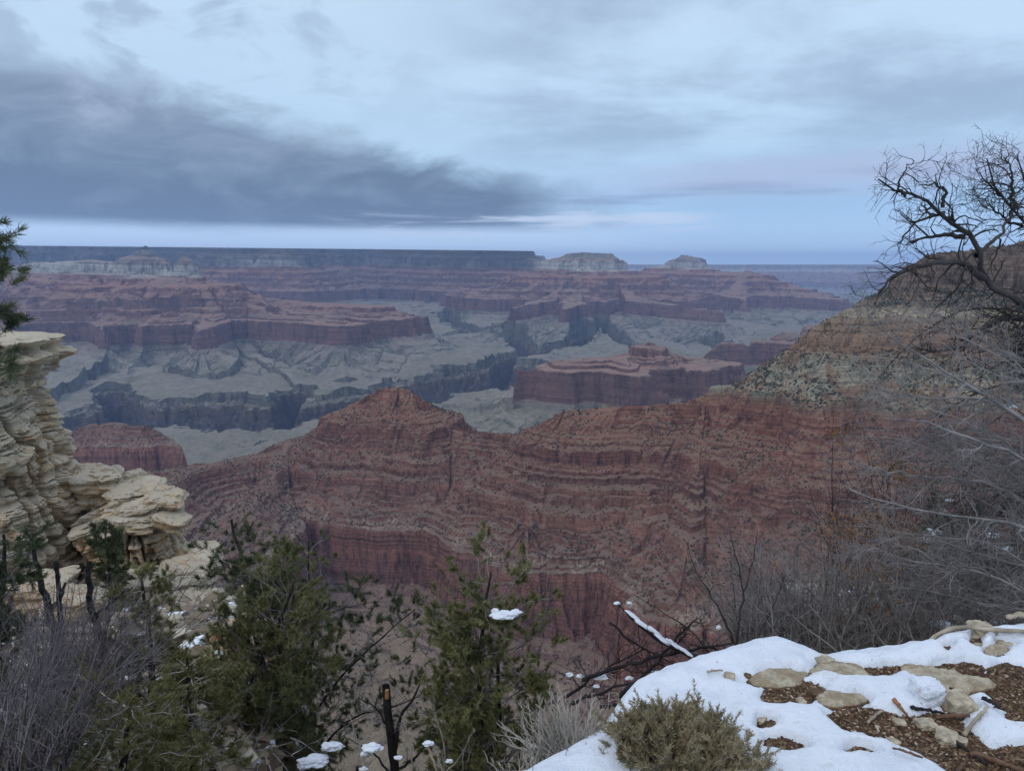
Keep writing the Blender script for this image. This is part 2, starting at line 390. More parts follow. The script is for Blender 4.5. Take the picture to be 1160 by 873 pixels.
        for gi, line in enumerate(GORGE):
            pts = [atz(u, v, zz) for u, v, zz in line]
            for (xa, ya, _), (xb, yb, _) in zip(pts[:-1], pts[1:]):
                dx, dy = xb-xa, yb-ya
                t = np.clip(((x-xa)*dx+(y-ya)*dy)/(dx*dx+dy*dy), 0, 1)
                gd = np.minimum(gd, np.hypot(x-xa-t*dx, y-ya-t*dy)*(1.0 if gi == 0 else 2.6)+(0 if gi == 0 else 60))
        gd = gd+fbm(x/500, y/500, 4, 51)*190+np.abs(fbm(x/150, y/150, 3, 52))*210-45
        gp = np.interp(gd, [0, 60, 330, 350, 420, 1e5], [-1430, -1400, -1115, -1055, -1030, -1000])
        inn = np.interp(gd, [0, 420, 700], [1, 1, 0])
        zg = gp+fbm(x/90, y/90, 3, 53, ridged=True)*22
        below = (z > zg) & (gd < 420)
        st = np.where(gd < 420, np.minimum(st, gp), st)
        z = np.where(gd < 420, np.minimum(z, zg), z)
        zz = z+dip(x, y)
        if near.any():
            wgt = np.clip((r[far]-3100)/600, 0, 1); both = near[far]
            w2 = wgt*wgt*(3-2*wgt)
            zz[both] = Z[far][both]*(1-w2[both])+zz[both]*w2[both]
            st[both] = S[far][both]*(1-w2[both])+st[both]*w2[both]
        Z[far] = zz; S[far] = st
    return Z, S

def polar(name, rs, azs, mat):
    Rr, Az = np.meshgrid(rs, azs, indexing='ij')
    X = (Rr*np.sin(Az)).astype(np.float64); Y = (Rr*np.cos(Az)).astype(np.float64)
    Z, S = terrain_z(X.ravel(), Y.ravel())
    V = np.stack([X.ravel(), Y.ravel(), Z], -1)
    o = mesh_np(name, V, grid_faces(len(rs), len(azs)), mat, False, {'strat': S})
    return o, X, Y, Z.reshape(X.shape), S.reshape(X.shape)
# ---------------------------------------------------------------- canyon rock material
def strat_map(k, a): return k.m('DIVIDE', k.m('ADD', a, 1500.0), 1600.0)
def sp(z): return (z+1500.0)/1600.0
def canyon_mat(name, near):
    m, k, b = mat_new(name)
    at_ = k.new('ShaderNodeAttribute', attribute_name='strat'); S = at_.outputs['Fac']
    g = k.new('ShaderNodeNewGeometry'); P = g.outputs['Position']; nx, ny, nz = k.xyz(g.outputs['Normal']); px, py, pz = k.xyz(P)
    warp = k.noise(P, 0.006 if near else 0.0015, 3)
    S2 = k.m('ADD', S, k.m('MULTIPLY', k.m('SUBTRACT', warp, 0.5), 14.0 if near else 26.0))
    L = k.comb(k.m('MULTIPLY', px, 0.0006), k.m('MULTIPLY', py, 0.0006), k.m('MULTIPLY', S2, 0.03))
    lay = k.noise(L, 1.6, 8, 0.72)
    L2 = k.comb(k.m('MULTIPLY', px, 0.002), k.m('MULTIPLY', py, 0.002), k.m('MULTIPLY', S2, 0.16))
    lay2 = k.noise(L2, 1.5, 5, 0.6)
    f = strat_map(k, S2)
    rock = k.ramp(f, [(0, (.060, .056, .062)), (sp(-1120), (.085, .072, .072)), (sp(-1108), (.12, .088, .072)), (sp(-1055), (.15, .12, .085)),
        (sp(-1030), (.175, .17, .125)), (sp(-880), (.21, .20, .145)), (sp(-800), (.24, .21, .15)), (sp(-790), (.20, .095, .076)), (sp(-730), (.23, .11, .085)), (sp(-650), (.21, .10, .08)),
        (sp(-640), (.20, .095, .070)), (sp(-560), (.22, .098, .070)), (sp(-480), (.17, .075, .055)), (sp(-400), (.20, .085, .058)), (sp(-350), (.27, .10, .062)),
        (sp(-275), (.27, .12, .075)), (sp(-262), (.50, .46, .38)), (sp(-165), (.52, .48, .40)), (sp(-150), (.22, .18, .15)), (sp(-90), (.22, .18, .15)), (sp(-75), (.27, .25, .21)), (sp(0), (.24, .22, .19)), (sp(12), (.05, .06, .04)), (1, (.045, .055, .035))]) if not near else \
        k.ramp(f, [(0, (.09, .08, .075)), (sp(-1000), (.19, .17, .13)), (sp(-880), (.20, .155, .125)), (sp(-795), (.15, .085, .075)), (sp(-780), (.16, .070, .058)), (sp(-720), (.215, .088, .066)), (sp(-650), (.24, .105, .078)),
        (sp(-640), (.19, .088, .066)), (sp(-560), (.21, .095, .070)), (sp(-480), (.17, .072, .052)), (sp(-400), (.20, .078, .054)), (sp(-350), (.22, .09, .06)),
        (sp(-335), (.27, .15, .10)), (sp(-315), (.29, .225, .165)), (sp(-255), (.33, .24, .165)), (sp(-240), (.25, .135, .085)), (sp(-178), (.27, .18, .12)), (sp(-168), (.36, .28, .20)), (sp(-154), (.34, .26, .18)), (sp(-148), (.19, .115, .08)), (sp(-100), (.155, .10, .07)), (sp(40), (.15, .095, .066)), (1, (.15, .095, .066))])
    talus = k.ramp(f, [(0, (.08, .075, .078)), (sp(-1110), (.10, .09, .082)), (sp(-1050), (.19, .175, .135)), (sp(-960), (.225, .205, .16)), (sp(-880), (.25, .22, .175)), (sp(-800), (.235, .18, .145)),
        (sp(-780), (.25, .17, .125)), (sp(-640), (.27, .165, .125)), (sp(-480), (.25, .145, .105)), (sp(-350), (.27, .135, .09)), (sp(-285), (.25, .16, .125)), (sp(-262), (.42, .38, .32)), (sp(-160), (.44, .40, .33)), (sp(-130), (.28, .21, .165)), (sp(-100), (.24, .18, .14)), (sp(0), (.22, .17, .135)), (1, (.045, .055, .035))]) if not near else \
        k.ramp(f, [(0, (.14, .12, .09)), (sp(-950), (.23, .19, .125)), (sp(-860), (.23, .17, .12)), (sp(-800), (.21, .13, .105)), (sp(-640), (.195, .12, .095)), (sp(-480), (.195, .108, .080)), (sp(-350), (.23, .115, .076)),
        (sp(-335), (.28, .18, .12)), (sp(-318), (.28, .22, .16)), (sp(-255), (.31, .235, .165)), (sp(-238), (.26, .145, .09)), (sp(-175), (.25, .15, .10)), (sp(-150), (.15, .125, .095)), (sp(-110), (.13, .11, .085)), (sp(-90), (.2, .13, .09)), (1, (.12, .10, .07))])
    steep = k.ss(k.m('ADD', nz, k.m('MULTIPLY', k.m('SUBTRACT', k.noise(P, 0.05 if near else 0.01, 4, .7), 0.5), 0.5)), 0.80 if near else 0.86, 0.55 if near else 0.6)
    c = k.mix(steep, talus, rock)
    # bedding colour streaks, stronger on cliffs
    str_ = k.m('MULTIPLY', k.m('SUBTRACT', lay, 0.5), k.m('ADD', k.m('MULTIPLY', steep, 1.5), 0.7))
    mul = k.m('ADD', 1.0, k.m('ADD', str_, k.m('MULTIPLY', k.m('SUBTRACT', lay2, 0.5), k.m('ADD', k.m('MULTIPLY', steep, 1.3), 0.5))))
    # patchy debris and scree
    n1 = k.noise(P, 0.018 if near else 0.004, 6, 0.65); n2 = k.noise(P, 0.16 if near else 0.03, 4, 0.7)
    mul = k.m('MULTIPLY', mul, k.m('ADD', 0.62, k.m('MULTIPLY', n1, 0.76)))
    mul = k.m('MULTIPLY', mul, k.m('ADD', 0.50, k.m('MULTIPLY', n2, 1.0)))
    n3 = k.noise(P, 0.55 if near else 0.09, 3, 0.7)
    mul = k.m('MULTIPLY', mul, k.m('ADD', 0.45, k.m('MULTIPLY', n3, 1.1)))
    # joints and broken blocks on the cliffs
    JV = k.comb(px, py, k.m('MULTIPLY', pz, 0.35))
    jn = k.noise(JV, 0.07 if near else 0.012, 4, 0.75)
    mul = k.m('MULTIPLY', mul, k.m('SUBTRACT', 1.0, k.m('MULTIPLY', k.m('MULTIPLY', steep, k.ss(jn, 0.50, 0.40)), 0.45)))
    if near:
        # vertical stains down the big red wall
        V = k.comb(k.m('MULTIPLY', px, 0.03), k.m('MULTIPLY', py, 0.03), k.m('MULTIPLY', pz, 0.004))
        vs = k.noise(V, 1.5, 5, 0.65)
        inred = k.m('MULTIPLY', k.ss(S2, -650.0, -662.0), k.ss(S2, -800.0, -780.0))
        c = k.mix(k.m('MULTIPLY', k.m('MULTIPLY', inred, steep), k.ss(vs, 0.5, 0.68, 0, 0.75)), c, (.10, .06, .058))
        c = k.mix(k.m('MULTIPLY', k.m('MULTIPLY', inred, steep), k.ss(vs, 0.42, 0.28, 0, 0.5)), c, (.42, .23, .16))
        # pale limestone crumbs on the big wall's lip, grey talus tongues in the pale layer
        lip = k.m('MULTIPLY', k.ss(S2, -652.0, -640.0), k.ss(S2, -618.0, -634.0))
        c = k.mix(k.m('MULTIPLY', k.m('MULTIPLY', lip, k.ss(n1, 0.42, 0.58)), k.ss(n2, 0.46, 0.60, 0, .8)), c, (.30, .25, .20))
        tong = k.noise(P, 0.009, 5, 0.6, 1.2)
        pale = k.m('MULTIPLY', k.ss(S2, -345.0, -325.0), k.ss(S2, -225.0, -260.0))
        c = k.mix(k.m('MULTIPLY', pale, k.ss(tong, 0.44, 0.56, 0, .85)), c, (.23, .13, .085))
        c = k.mix(k.m('MULTIPLY', pale, k.ss(tong, 0.49, 0.40, 0, 0.8)), c, (.26, .225, .17))
    cc = k.comb(mul, mul, mul)
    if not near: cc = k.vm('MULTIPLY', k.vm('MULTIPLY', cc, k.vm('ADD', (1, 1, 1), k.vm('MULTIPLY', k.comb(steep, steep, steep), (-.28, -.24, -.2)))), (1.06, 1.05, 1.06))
    else: cc = k.vm('MULTIPLY', cc, (.90, .98, .96))
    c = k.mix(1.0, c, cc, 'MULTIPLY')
    c = k.mix(0.05 if near else 0.20, c, (.17, .14, .12) if near else (.15, .135, .14))
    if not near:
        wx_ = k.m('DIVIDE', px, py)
        rim_shade = k.m('MULTIPLY', k.ss(py, 11800.0, 12600.0), k.ss(wx_, 0.045, 0.02))
        wood = k.m('MULTIPLY', rim_shade, k.ss(S2, -330.0, -262.0, 0.45, 1.0))  # north rim darkened: its woods, plus shade painted in behind the temples
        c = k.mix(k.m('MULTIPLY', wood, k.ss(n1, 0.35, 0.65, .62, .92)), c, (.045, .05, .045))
        # scrub tint on the benches
        c = k.mix(k.m('MULTIPLY', k.m('SUBTRACT', 1.0, steep), k.ss(n1, 0.45, 0.68, 0, 0.6)), c, (.105, .11, .075))
        wash = k.noise(P, 0.0022, 3, 0.6, 0.8)
    k.l.new(c, b.inputs['Base Color'])
    hb = k.m('ADD', k.m('MULTIPLY', lay2, 1.0), k.m('ADD', k.m('MULTIPLY', n2, 1.0), k.m('MULTIPLY', jn, 1.6)))
    bump(k, b, hb, 5.0 if near else 18.0, 0.8)
    b.inputs['Roughness'].default_value = 1.0; b.inputs['Specular IOR Level'].default_value = 0.05
    return m
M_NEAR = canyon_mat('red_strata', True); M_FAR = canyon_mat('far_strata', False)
QR = 1.0
NC = int(1400*QR)
azs = np.radians(np.linspace(-44, 44, NC))
def rows(a, b_, ratio): return np.exp(np.linspace(math.log(a), math.log(b_), int(math.log(b_/a)/ratio*QR)))
r1 = rows(880, 3300, 0.0015)
r2 = rows(3300, 17500, 0.0022); r3 = rows(17500, 60000, 0.006)
ter, TX, TY, TZ, TS = polar('terrain', r1, azs, M_NEAR); tag(ter, kind='structure')
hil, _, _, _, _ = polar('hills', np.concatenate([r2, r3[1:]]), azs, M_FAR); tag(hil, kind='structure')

# ---------------------------------------------------------------- air
mh = bpy.data.materials.new('haze_air'); mh.use_nodes = True; mh.node_tree.nodes.clear()
kh = NT(mh.node_tree); ho = kh.new('ShaderNodeOutputMaterial'); hv = kh.new('ShaderNodeVolumePrincipled')
hv.inputs['Color'].default_value = (0.42, 0.60, 1.0, 1); hv.inputs['Density'].default_value = 2.7e-5; hv.inputs['Anisotropy'].default_value = 0.0
kh.l.new(hv.outputs[0], ho.inputs['Volume'])
x0, x1, y0, y1, z0, z1 = -50000, 50000, -600, 62000, -1700, 900
V = [(x0,y0,z0),(x1,y0,z0),(x1,y1,z0),(x0,y1,z0),(x0,y0,z1),(x1,y0,z1),(x1,y1,z1),(x0,y1,z1)]
F = [(0,3,2,1),(4,5,6,7),(0,1,5,4),(1,2,6,5),(2,3,7,6),(3,0,4,7)]
hz = mesh_np('haze', V, np.array(F), mh); tag(hz, kind='stuff')
# ---------------------------------------------------------------- scrub dotting the near ridge
def mat_plain(name, col, rough=0.9, var=0.35, scale=8.0, col2=None, bumpd=0.0, spec=0.2):
    m, k, b = mat_new(name)
    g = k.new('ShaderNodeTexCoord').outputs['Object']
    n = k.noise(g, scale, 5, 0.6)
    c = k.mix(k.ss(n, 0.35, 0.65), tuple(x*(1-var) for x in col), tuple(min(1, x*(1+var)) for x in (col2 or col)))
    k.l.new(c, b.inputs['Base Color']); b.inputs['Roughness'].default_value = rough
    b.inputs['Specular IOR Level'].default_value = spec
    if bumpd: bump(k, b, k.noise(g, scale*4, 5, 0.65), bumpd)
    return m
M_SCRUB = mat_plain('scrub_green', (.036, .042, .027), 1.0, 0.3, 0.02)
import bmesh
def ico(sub):
    bm = bmesh.new(); bmesh.ops.create_icosphere(bm, subdivisions=sub, radius=1)
    V = np.array([v.co[:] for v in bm.verts]); F = np.array([[v.index for v in f.verts] for f in bm.faces]); bm.free(); return V, F
IV, IF = ico(1)
rs = np.random.RandomState(3)
nzs = None
gz0, gz1 = np.gradient(TZ)
dx0 = np.hypot(*[np.gradient(a, axis=0) for a in (TX, TY)]); dx1 = np.hypot(*[np.gradient(a, axis=1) for a in (TX, TY)])
slope = np.hypot(gz0/dx0, gz1/dx1)
Sx = TS
dens = np.where((Sx > -340) & (Sx < -245), 4.5, np.where((Sx > -155) & (Sx < -100), 6.0, np.where((Sx > -245), 1.2, np.where(Sx > -640, 1.15, np.where(Sx > -790, .15, .55)))))
cl = fbm(TX/120, TY/120, 3, 71)
dens = dens*np.clip(0.75+cl*1.6, 0.12, 2.5)*(slope < 1.3)*np.where(slope < .45, 0.6, 1.0)
area = dx0*dx1*np.sqrt(1+slope**2)
pr = (dens*area*0.017); pr[TY < 900] = 0; pr[TY > 2700] *= 0.3
hit = rs.rand(*pr.shape) < pr
sx_, sy_, sz_ = TX[hit], TY[hit], TZ[hit]
size = 0.9+2.1*rs.rand(len(sx_))**2.0
# visible from the rim at all? keep those whose line of sight is not blocked (coarse horizon test)
rr_ = np.hypot(TX, TY); hz_ = np.maximum.accumulate(TZ/rr_, axis=0)
vis = (TZ/rr_ >= hz_-0.004)[hit]
sx_, sy_, sz_, size = sx_[vis], sy_[vis], sz_[vis], size[vis]
app = size/np.hypot(sx_, sy_)
vfr = -(sz_/sy_) < 0.70
order = np.argsort(-np.where(vfr & (np.abs(sx_/sy_) < .70), app, 0))

def scrub_blob(r, seed):
    q = np.random.RandomState(seed); V = IV*(1+0.35*(q.rand(len(IV), 1)-.5)*2)
    return V*np.array([r, r, r*0.8])
if len(order):
    base_me = []
    for i in range(5):
        o = mesh_np('juniper_bush', scrub_blob(1.0, i)+np.array([0, 0, .45]), IF, M_SCRUB, False)
        base_me.append(o.data); bpy.data.objects.remove(o)
    for n_, i in enumerate(order[:290]):
        o = bpy.data.objects.new('juniper_bush', base_me[n_ % 5]); COL.objects.link(o)
        o.location = (sx_[i], sy_[i], sz_[i]); o.scale = (size[i],)*3; o.rotation_euler.z = rs.rand()*6
        tag(o, 'one of the larger dark juniper dots on the red ridge across the gulf', 'bush', 'junipers dotting the red ridge')
    rest = order[290:22000]
    Vs, Fs = [], []
    for n_, i in enumerate(rest):
        Vs.append(scrub_blob(size[i], n_ % 50)+np.array([sx_[i], sy_[i], sz_[i]+.4*size[i]])); Fs.append(IF+n_*len(IV))
    o = mesh_np('scrub', np.concatenate(Vs), np.concatenate(Fs), M_SCRUB); tag(o, 'sparse low scrub scattered over the red ridge slopes', None, kind='stuff')
# ---------------------------------------------------------------- near ground: rim slope and snowy ledge
def sstep(x, a, b):
    t = np.clip((x-a)/(b-a), 0, 1); return t*t*(3-2*t)
def proj(X, Y, Z):
    f = Y*CP-Z*SP; up = Y*SP+Z*CP
    return 580+FPX*X/f, 436.5-FPX*up/f
def slope_z(x, y):
    ys = np.maximum(y, .5); t = x/ys+fbm(x/1.5, y/1.5, 4, 85)*0.09
    r = np.hypot(x, y)
    zl = -2.9-0.31*ys+fbm(x/3, y/3, 4, 81)*0.6+fbm(x*1.5,y*1.5,4,84)*.12
    zr = -2.3-0.37*(ys-3)+fbm(x/2, y/2, 4, 82)*0.4+fbm(x*1.5,y*1.5,4,84)*.10
    zd = np.maximum(-3.2-1.02*r, -880)+fbm(x/60, y/60, 4, 83)*np.clip(r/12, 0, 25)
    wl = sstep(-t, 0.27, 0.36)*(1-sstep(ys, 21, 26))
    wr = sstep(t, 0.27, 0.40)*(1-sstep(ys, 15, 19))
    return zd*(1-wl)*(1-wr)+zl*wl+zr*wr
def rock_mat(name, base, dark, warm, scale=1.0, bumpd=0.03, snowy=False):
    m, k, b = mat_new(name)
    P = k.new('ShaderNodeNewGeometry'); pos = P.outputs['Position']; x, y, z = k.xyz(pos); nx, ny, nz = k.xyz(P.outputs['Normal'])
    L = k.comb(k.m('MULTIPLY', x, .35), k.m('MULTIPLY', y, .35), k.m('MULTIPLY', z, 2.2))
    lay = k.noise(L, 1.0*scale, 7, 0.7, 0.2)
    n = k.noise(pos, 0.9*scale, 7, 0.65); n2 = k.noise(pos, 9*scale, 5, 0.7)
    c = k.mix(k.ss(n, 0.36, 0.64), base, warm)
    c = k.mix(k.ss(lay, 0.55, 0.40, 0, 0.7), c, tuple(v*0.62 for v in base))
    c = k.mix(k.ss(n2, 0.56, 0.72, 0, .7), c, dark)
    if not snowy: c = k.mix(k.ss(nz, 0.35, 0.8, 0, .5), c, (.46, .42, .345))
    lich = k.noise(pos, 26*scale, 3, 0.6)
    c = k.mix(k.ss(lich, 0.62, 0.72, 0, .6), c, (.09, .085, .06))
    if snowy:
        sn = k.noise(pos, 1.3, 5, 0.6)
        c = k.mix(k.m('MULTIPLY', k.ss(nz, 0.55, 0.75), k.ss(k.noise(pos, 2.6, 7, .68), 0.56, 0.60)), c, (.70, .73, .78))
    k.l.new(c, b.inputs['Base Color'])
    h = k.m('ADD', k.m('MULTIPLY', lay, 1.2), k.m('ADD', k.m('MULTIPLY', n2, .35), k.m('MULTIPLY', n, 1.2)))
    bump(k, b, h, bumpd*2.5, 0.9)
    return m
M_LIME = rock_mat('cream_limestone', (.50, .425, .32), (.17, .125, .08), (.42, .29, .165), 1.0, 0.05)
M_LIME2 = rock_mat('ochre_limestone', (.50, .42, .31), (.17, .12, .07), (.46, .28, .12), 1.2, 0.05)
M_GROUND = rock_mat('rim_ground', (.13, .10, .075), (.05, .04, .03), (.20, .12, .07), 3.0, 0.05, True)
nr, na = 560, 620
Rr, Az = np.meshgrid(np.exp(np.linspace(math.log(1.2), math.log(900), nr)), np.radians(np.linspace(-50, 50, na)), indexing='ij')
X, Y = Rr*np.sin(Az), Rr*np.cos(Az)
Z = slope_z(X, Y)
g_ = mesh_np('ground', np.stack([X.ravel(), Y.ravel(), Z.ravel()], -1), grid_faces(nr, na), M_GROUND, True); tag(g_, kind='structure')

LZ = -1.70
edge_px = [(470,905),(540,886),(590,866),(640,848),(680,818),(703,794),(728,767),(762,751),(800,737),(850,725),(880,722),(905,730),(935,737),(985,729),(1030,725),(1060,722),(1080,714),(1110,710),(1160,702),(1260,696),(1420,740),(1700,1400),(900,1600),(380,1400),(400,1000)]
poly = np.array([atz(u, v, LZ)[:2] for u, v in edge_px])
def poly_sd(x, y, P):
    n = len(P); d = np.full(x.shape, 1e9); ins = np.zeros(x.shape, bool)
    for i in range(n):
        ax, ay = P[i]; bx, by = P[(i+1) % n]
        dx, dy = bx-ax, by-ay
        t = np.clip(((x-ax)*dx+(y-ay)*dy)/(dx*dx+dy*dy), 0, 1)
        d = np.minimum(d, np.hypot(x-ax-t*dx, y-ay-t*dy))
        if dy != 0:
            c = ((ay > y) != (by > y)) & (x < (bx-ax)*(y-ay)/dy+ax); ins ^= c
    return np.where(ins, -d, d)
nx_, ny_ = 560, 360
gx = np.linspace(-1.6, 4.6, nx_); gy = np.linspace(0.35, 4.3, ny_)
GX, GY = np.meshgrid(gx, gy)
sd = poly_sd(GX, GY, poly)+fbm(GX*3, GY*3, 3, 90)*0.05
U, Vv = proj(GX, GY, np.full(GX.shape, LZ))
wu = fbm(GX*7, GY*7, 4, 91)*14; wv = fbm(GX*7, GY*7, 4, 92)*7
def ell(u, v, ru, rv, rot=0):
    a, b_ = U+wu-u, (Vv+wv-v)
    c_, s_ = math.cos(R(rot)), math.sin(R(rot))
    return 1-np.hypot((a*c_+b_*s_)/ru, (-a*s_+b_*c_)/rv)
def polymask(pts, soft=10):
    P = np.array(pts, float); return -poly_sd(U+wu, Vv+wv*1.3, P)/soft
soil = np.maximum.reduce([ell(902,786,37,15,-5), ell(1006,760,27,8), ell(1084,759,26,9), ell(1144,778,30,24,20), ell(886,846,26,8,10), ell(972,856,16,6), ell(1075,734,8,7), ell(1153,812,14,8,15), ell(950,800,20,6), ell(866,823,9,6), ell(1106,727,10,4),
   polymask([(936,812),(955,806),(985,806),(1020,812),(1060,806),(1090,808),(1098,828),(1120,846),(1170,845),(1240,900),(1160,960),(1100,905),(1062,868),(1030,850),(990,838),(955,826)], 22)])
rock = np.maximum.reduce([ell(884,770,38,11,-4), ell(953,758,38,9,10), ell(927,760,14,6), ell(951,794,32,10,3), ell(1042,760,22,8,8), ell(1090,774,42,11,3), ell(1128,739,15,6), ell(1140,731,12,4,5), ell(1088,800,18,9), ell(1108,719,11,4), ell(1070,768,30,9,3), ell(1110,731,7,3)])
rockm = sstep(rock, 0.0, 0.25)
bare = np.maximum(soil, rock*1.1)
gz = LZ+fbm(GX*.9, GY*.9, 3, 93)*0.035+fbm(GX*5, GY*5, 4, 94)*0.010+rockm*0.02+fbm(GX*40, GY*40, 2, 95)*0.003*(1-rockm)
gz = gz-sstep(sd, -0.03, 0.5)*(1.2+fbm(GX*3, GY*3, 3, 96)*0.6)-sstep(sd, 0.35, 1.2)*3.0-np.clip(sd+.10, 0, .12)*0.4
m, k, b = mat_new('rim_soil')
pos = k.new('ShaderNodeNewGeometry').outputs['Position']
ra = k.new('ShaderNodeAttribute', attribute_name='rock').outputs['Fac']
n = k.noise(pos, 6, 6, .65); n2 = k.noise(pos, 60, 4, .7); vo = k.vor(pos, 75, 'F1', 1)
sc = k.mix(k.ss(n, .35, .65), (.055, .035, .022), (.13, .075, .042)); sc = k.mix(0.45, sc, k.mix(1.0, sc, vo, 'OVERLAY'))
nr_ = k.noise(pos, 17, 6, .7); rc = k.mix(k.ss(nr_, .38, .62), (.44, .385, .29), (.27, .21, .14)); rc = k.mix(k.ss(n2, .56, .7, 0, .7), rc, (.14, .115, .08))
rc = k.mix(k.ss(k.noise(pos, 22, 4, .7), .5, .62, 0, .35), rc, (.20, .17, .12))
k.l.new(k.mix(k.ss(ra, .25, .6), sc, rc), b.inputs['Base Color']); bump(k, b, k.m('ADD', n2, k.m('MULTIPLY', k.vor(pos, 75), .8)), 0.008)
M_SOIL = m
led = mesh_np('rim_ledge', np.stack([GX.ravel(), GY.ravel(), gz.ravel()], -1), grid_faces(ny_, nx_, (sd[:-1, :-1] < 1.3)), M_SOIL, True, {'rock': rockm.ravel()})
tag(led, kind='structure')
# snow sheet
sdep = -bare*1.0-0.01+fbm(GX*2.2, GY*2.2, 4, 97)*0.30+fbm(GX*12, GY*12, 3, 103)*0.13
lump = np.maximum(fbm(GX*9, GY*9, 3, 98), 0)
left = sstep(-U, -770, -700)*sstep(Vv, 795, 825)            # the ragged toe left of the shrub: snow only in clumps
sdep = sdep-left*(0.50-np.maximum(fbm(GX*11, GY*11, 3, 99), -0.2)*1.6)
hsn = 0.040*(1-np.exp(-np.clip(sdep, 0, 9)/0.30))*(1+0.45*fbm(GX*3, GY*3, 3, 100))+lump*0.008*(sdep > .05)+fbm(GX*26, GY*26, 3, 101)*0.0022
hsn = hsn*(1-sstep(sd, -0.005, 0.10)*0.55)
zs = gz+hsn*np.where(sdep > 0, 1, 0)-np.where(sdep > 0, 0, 0.012)
# the snow rounds over the ledge's lip
zs = np.where((sd > -0.02) & (sdep > 0), np.maximum(zs, gz+0.035), zs)
mx = np.maximum(np.maximum(sdep[:-1, :-1], sdep[1:, :-1]), np.maximum(sdep[:-1, 1:], sdep[1:, 1:]))
mx2 = mx.copy(); mx2[1:] = np.maximum(mx2[1:], mx[:-1]); mx2[:-1] = np.maximum(mx2[:-1], mx[1:]); mx2[:, 1:] = np.maximum(mx2[:, 1:], mx[:, :-1]); mx2[:, :-1] = np.maximum(mx2[:, :-1], mx[:, 1:])
km = (mx2 > 0) & (sd[:-1, :-1] < 0.16+0.06*fbm(GX*4, GY*4, 2, 102)[:-1, :-1])
# drop faces hidden well under the frame edge of the sheet
m, k, b = mat_new('snow')
pos = k.new('ShaderNodeNewGeometry').outputs['Position']
n = k.noise(pos, 7, 5, .6); sp_ = k.noise(pos, 160, 2, .6)
c = k.mix(k.ss(n, .4, .7), (.74, .78, .85), (.66, .70, .77))
c = k.mix(k.ss(k.noise(pos, 45, 4, .75), .63, .70, 0, .7), c, (.30, .22, .15))
c = k.mix(k.ss(k.noise(pos, 11, 5, .7), .58, .70, 0, .30), c, (.42, .36, .29))
k.l.new(c, b.inputs['Base Color']); b.inputs['Roughness'].default_value = 0.75
b.inputs['Subsurface Weight'].default_value = 0.15; b.inputs['Subsurface Scale'].default_value = 0.01
bump(k, b, k.m('ADD', k.noise(pos, 22, 7, .72), k.m('MULTIPLY', sp_, .35)), 0.016)
M_SNOW = m
sn = mesh_np('snow_sheet', np.stack([GX.ravel(), GY.ravel(), zs.ravel()], -1), grid_faces(ny_, nx_, km), M_SNOW, True)
tag(sn, 'patchy melting snow sheet lying on the stony rim ledge', kind='stuff')
def ledge_at(u, v, dz=0):
    X_, Y_, _ = atz(u, v, LZ+.02)
    i = int(np.clip((Y_-gy[0])/(gy[1]-gy[0]), 0, ny_-1)); j = int(np.clip((X_-gx[0])/(gx[1]-gx[0]), 0, nx_-1))
    return np.array([X_, Y_, max(gz[i, j], zs[i, j] if sdep[i, j] > 0 else -99)+dz])

# ---------------------------------------------------------------- generic solids
def p3(x, y, z, seed=0, o=4):
    return (fbm(x, y+z*.63, o, seed)+fbm(y+11.3, z-x*.57, o, seed+5)+fbm(z+3.1, x+y*.71, o, seed+9))/1.9
def rounded_box(n=14, p=5.0):
    # cube sphere -> superellipsoid, welded
    vs, fs = [], []
    lin_ = np.linspace(-1, 1, n)
    idx = {}
    def vid(a):
        key = tuple(np.round(a, 5))
        if key not in idx: idx[key] = len(vs); vs.append(a)
        return idx[key]
    for ax in range(3):
        for sgn in (-1, 1):
            for i in range(n-1):
                for j in range(n-1):
                    q = []
                    for (a, b2) in ((i, j), (i+1, j), (i+1, j+1), (i, j+1)):
                        v = [0, 0, 0]; v[ax] = sgn; v[(ax+1) % 3] = lin_[a]; v[(ax+2) % 3] = lin_[b2]
                        q.append(vid(v))
                    fs.append(q if sgn > 0 else q[::-1])
    V = np.array(vs, float)
    L = (np.abs(V)**p).sum(1)**(1/p)
    return V/L[:, None], np.array(fs)
RB = {n: rounded_box(n) for n in (8, 16, 40)}
def stone(name, loc, size, mat, seed, n=16, rough=0.18, strat=0.0, rot=(0, 0, 0), parent=None):
    V, F = RB[n]; V = V.copy()
    s = np.array(size)
    d = p3(V[:, 0]*1.3+seed*3.1, V[:, 1]*1.3, V[:, 2]*1.3, seed, 4)*rough
    if n == 40: d = np.round(d*9+p3(V[:, 0]*4, V[:, 1]*4, V[:, 2]*4, seed+2, 3)*.5)/9*.6+d*.4+p3(V[:, 0]*7, V[:, 1]*7, V[:, 2]*7, seed+4, 3)*.03
    W = V*(1+d[:, None])
    if strat > 0:
        zz = W[:, 2]*s[2]
        led_ = fbm(zz*strat+seed, np.zeros_like(zz)+seed*1.7+W[:, 0]*.25, 3, seed)
        W[:, :2] *= (1+0.22*np.clip(led_*2.0, -1, 1))[:, None]
    W = W*s
    from mathutils import Euler
    M = np.array(Euler(rot).to_matrix())
    W = W@M.T
    return mesh_np(name, W, F, mat, n < 12, parent=parent, loc=loc)

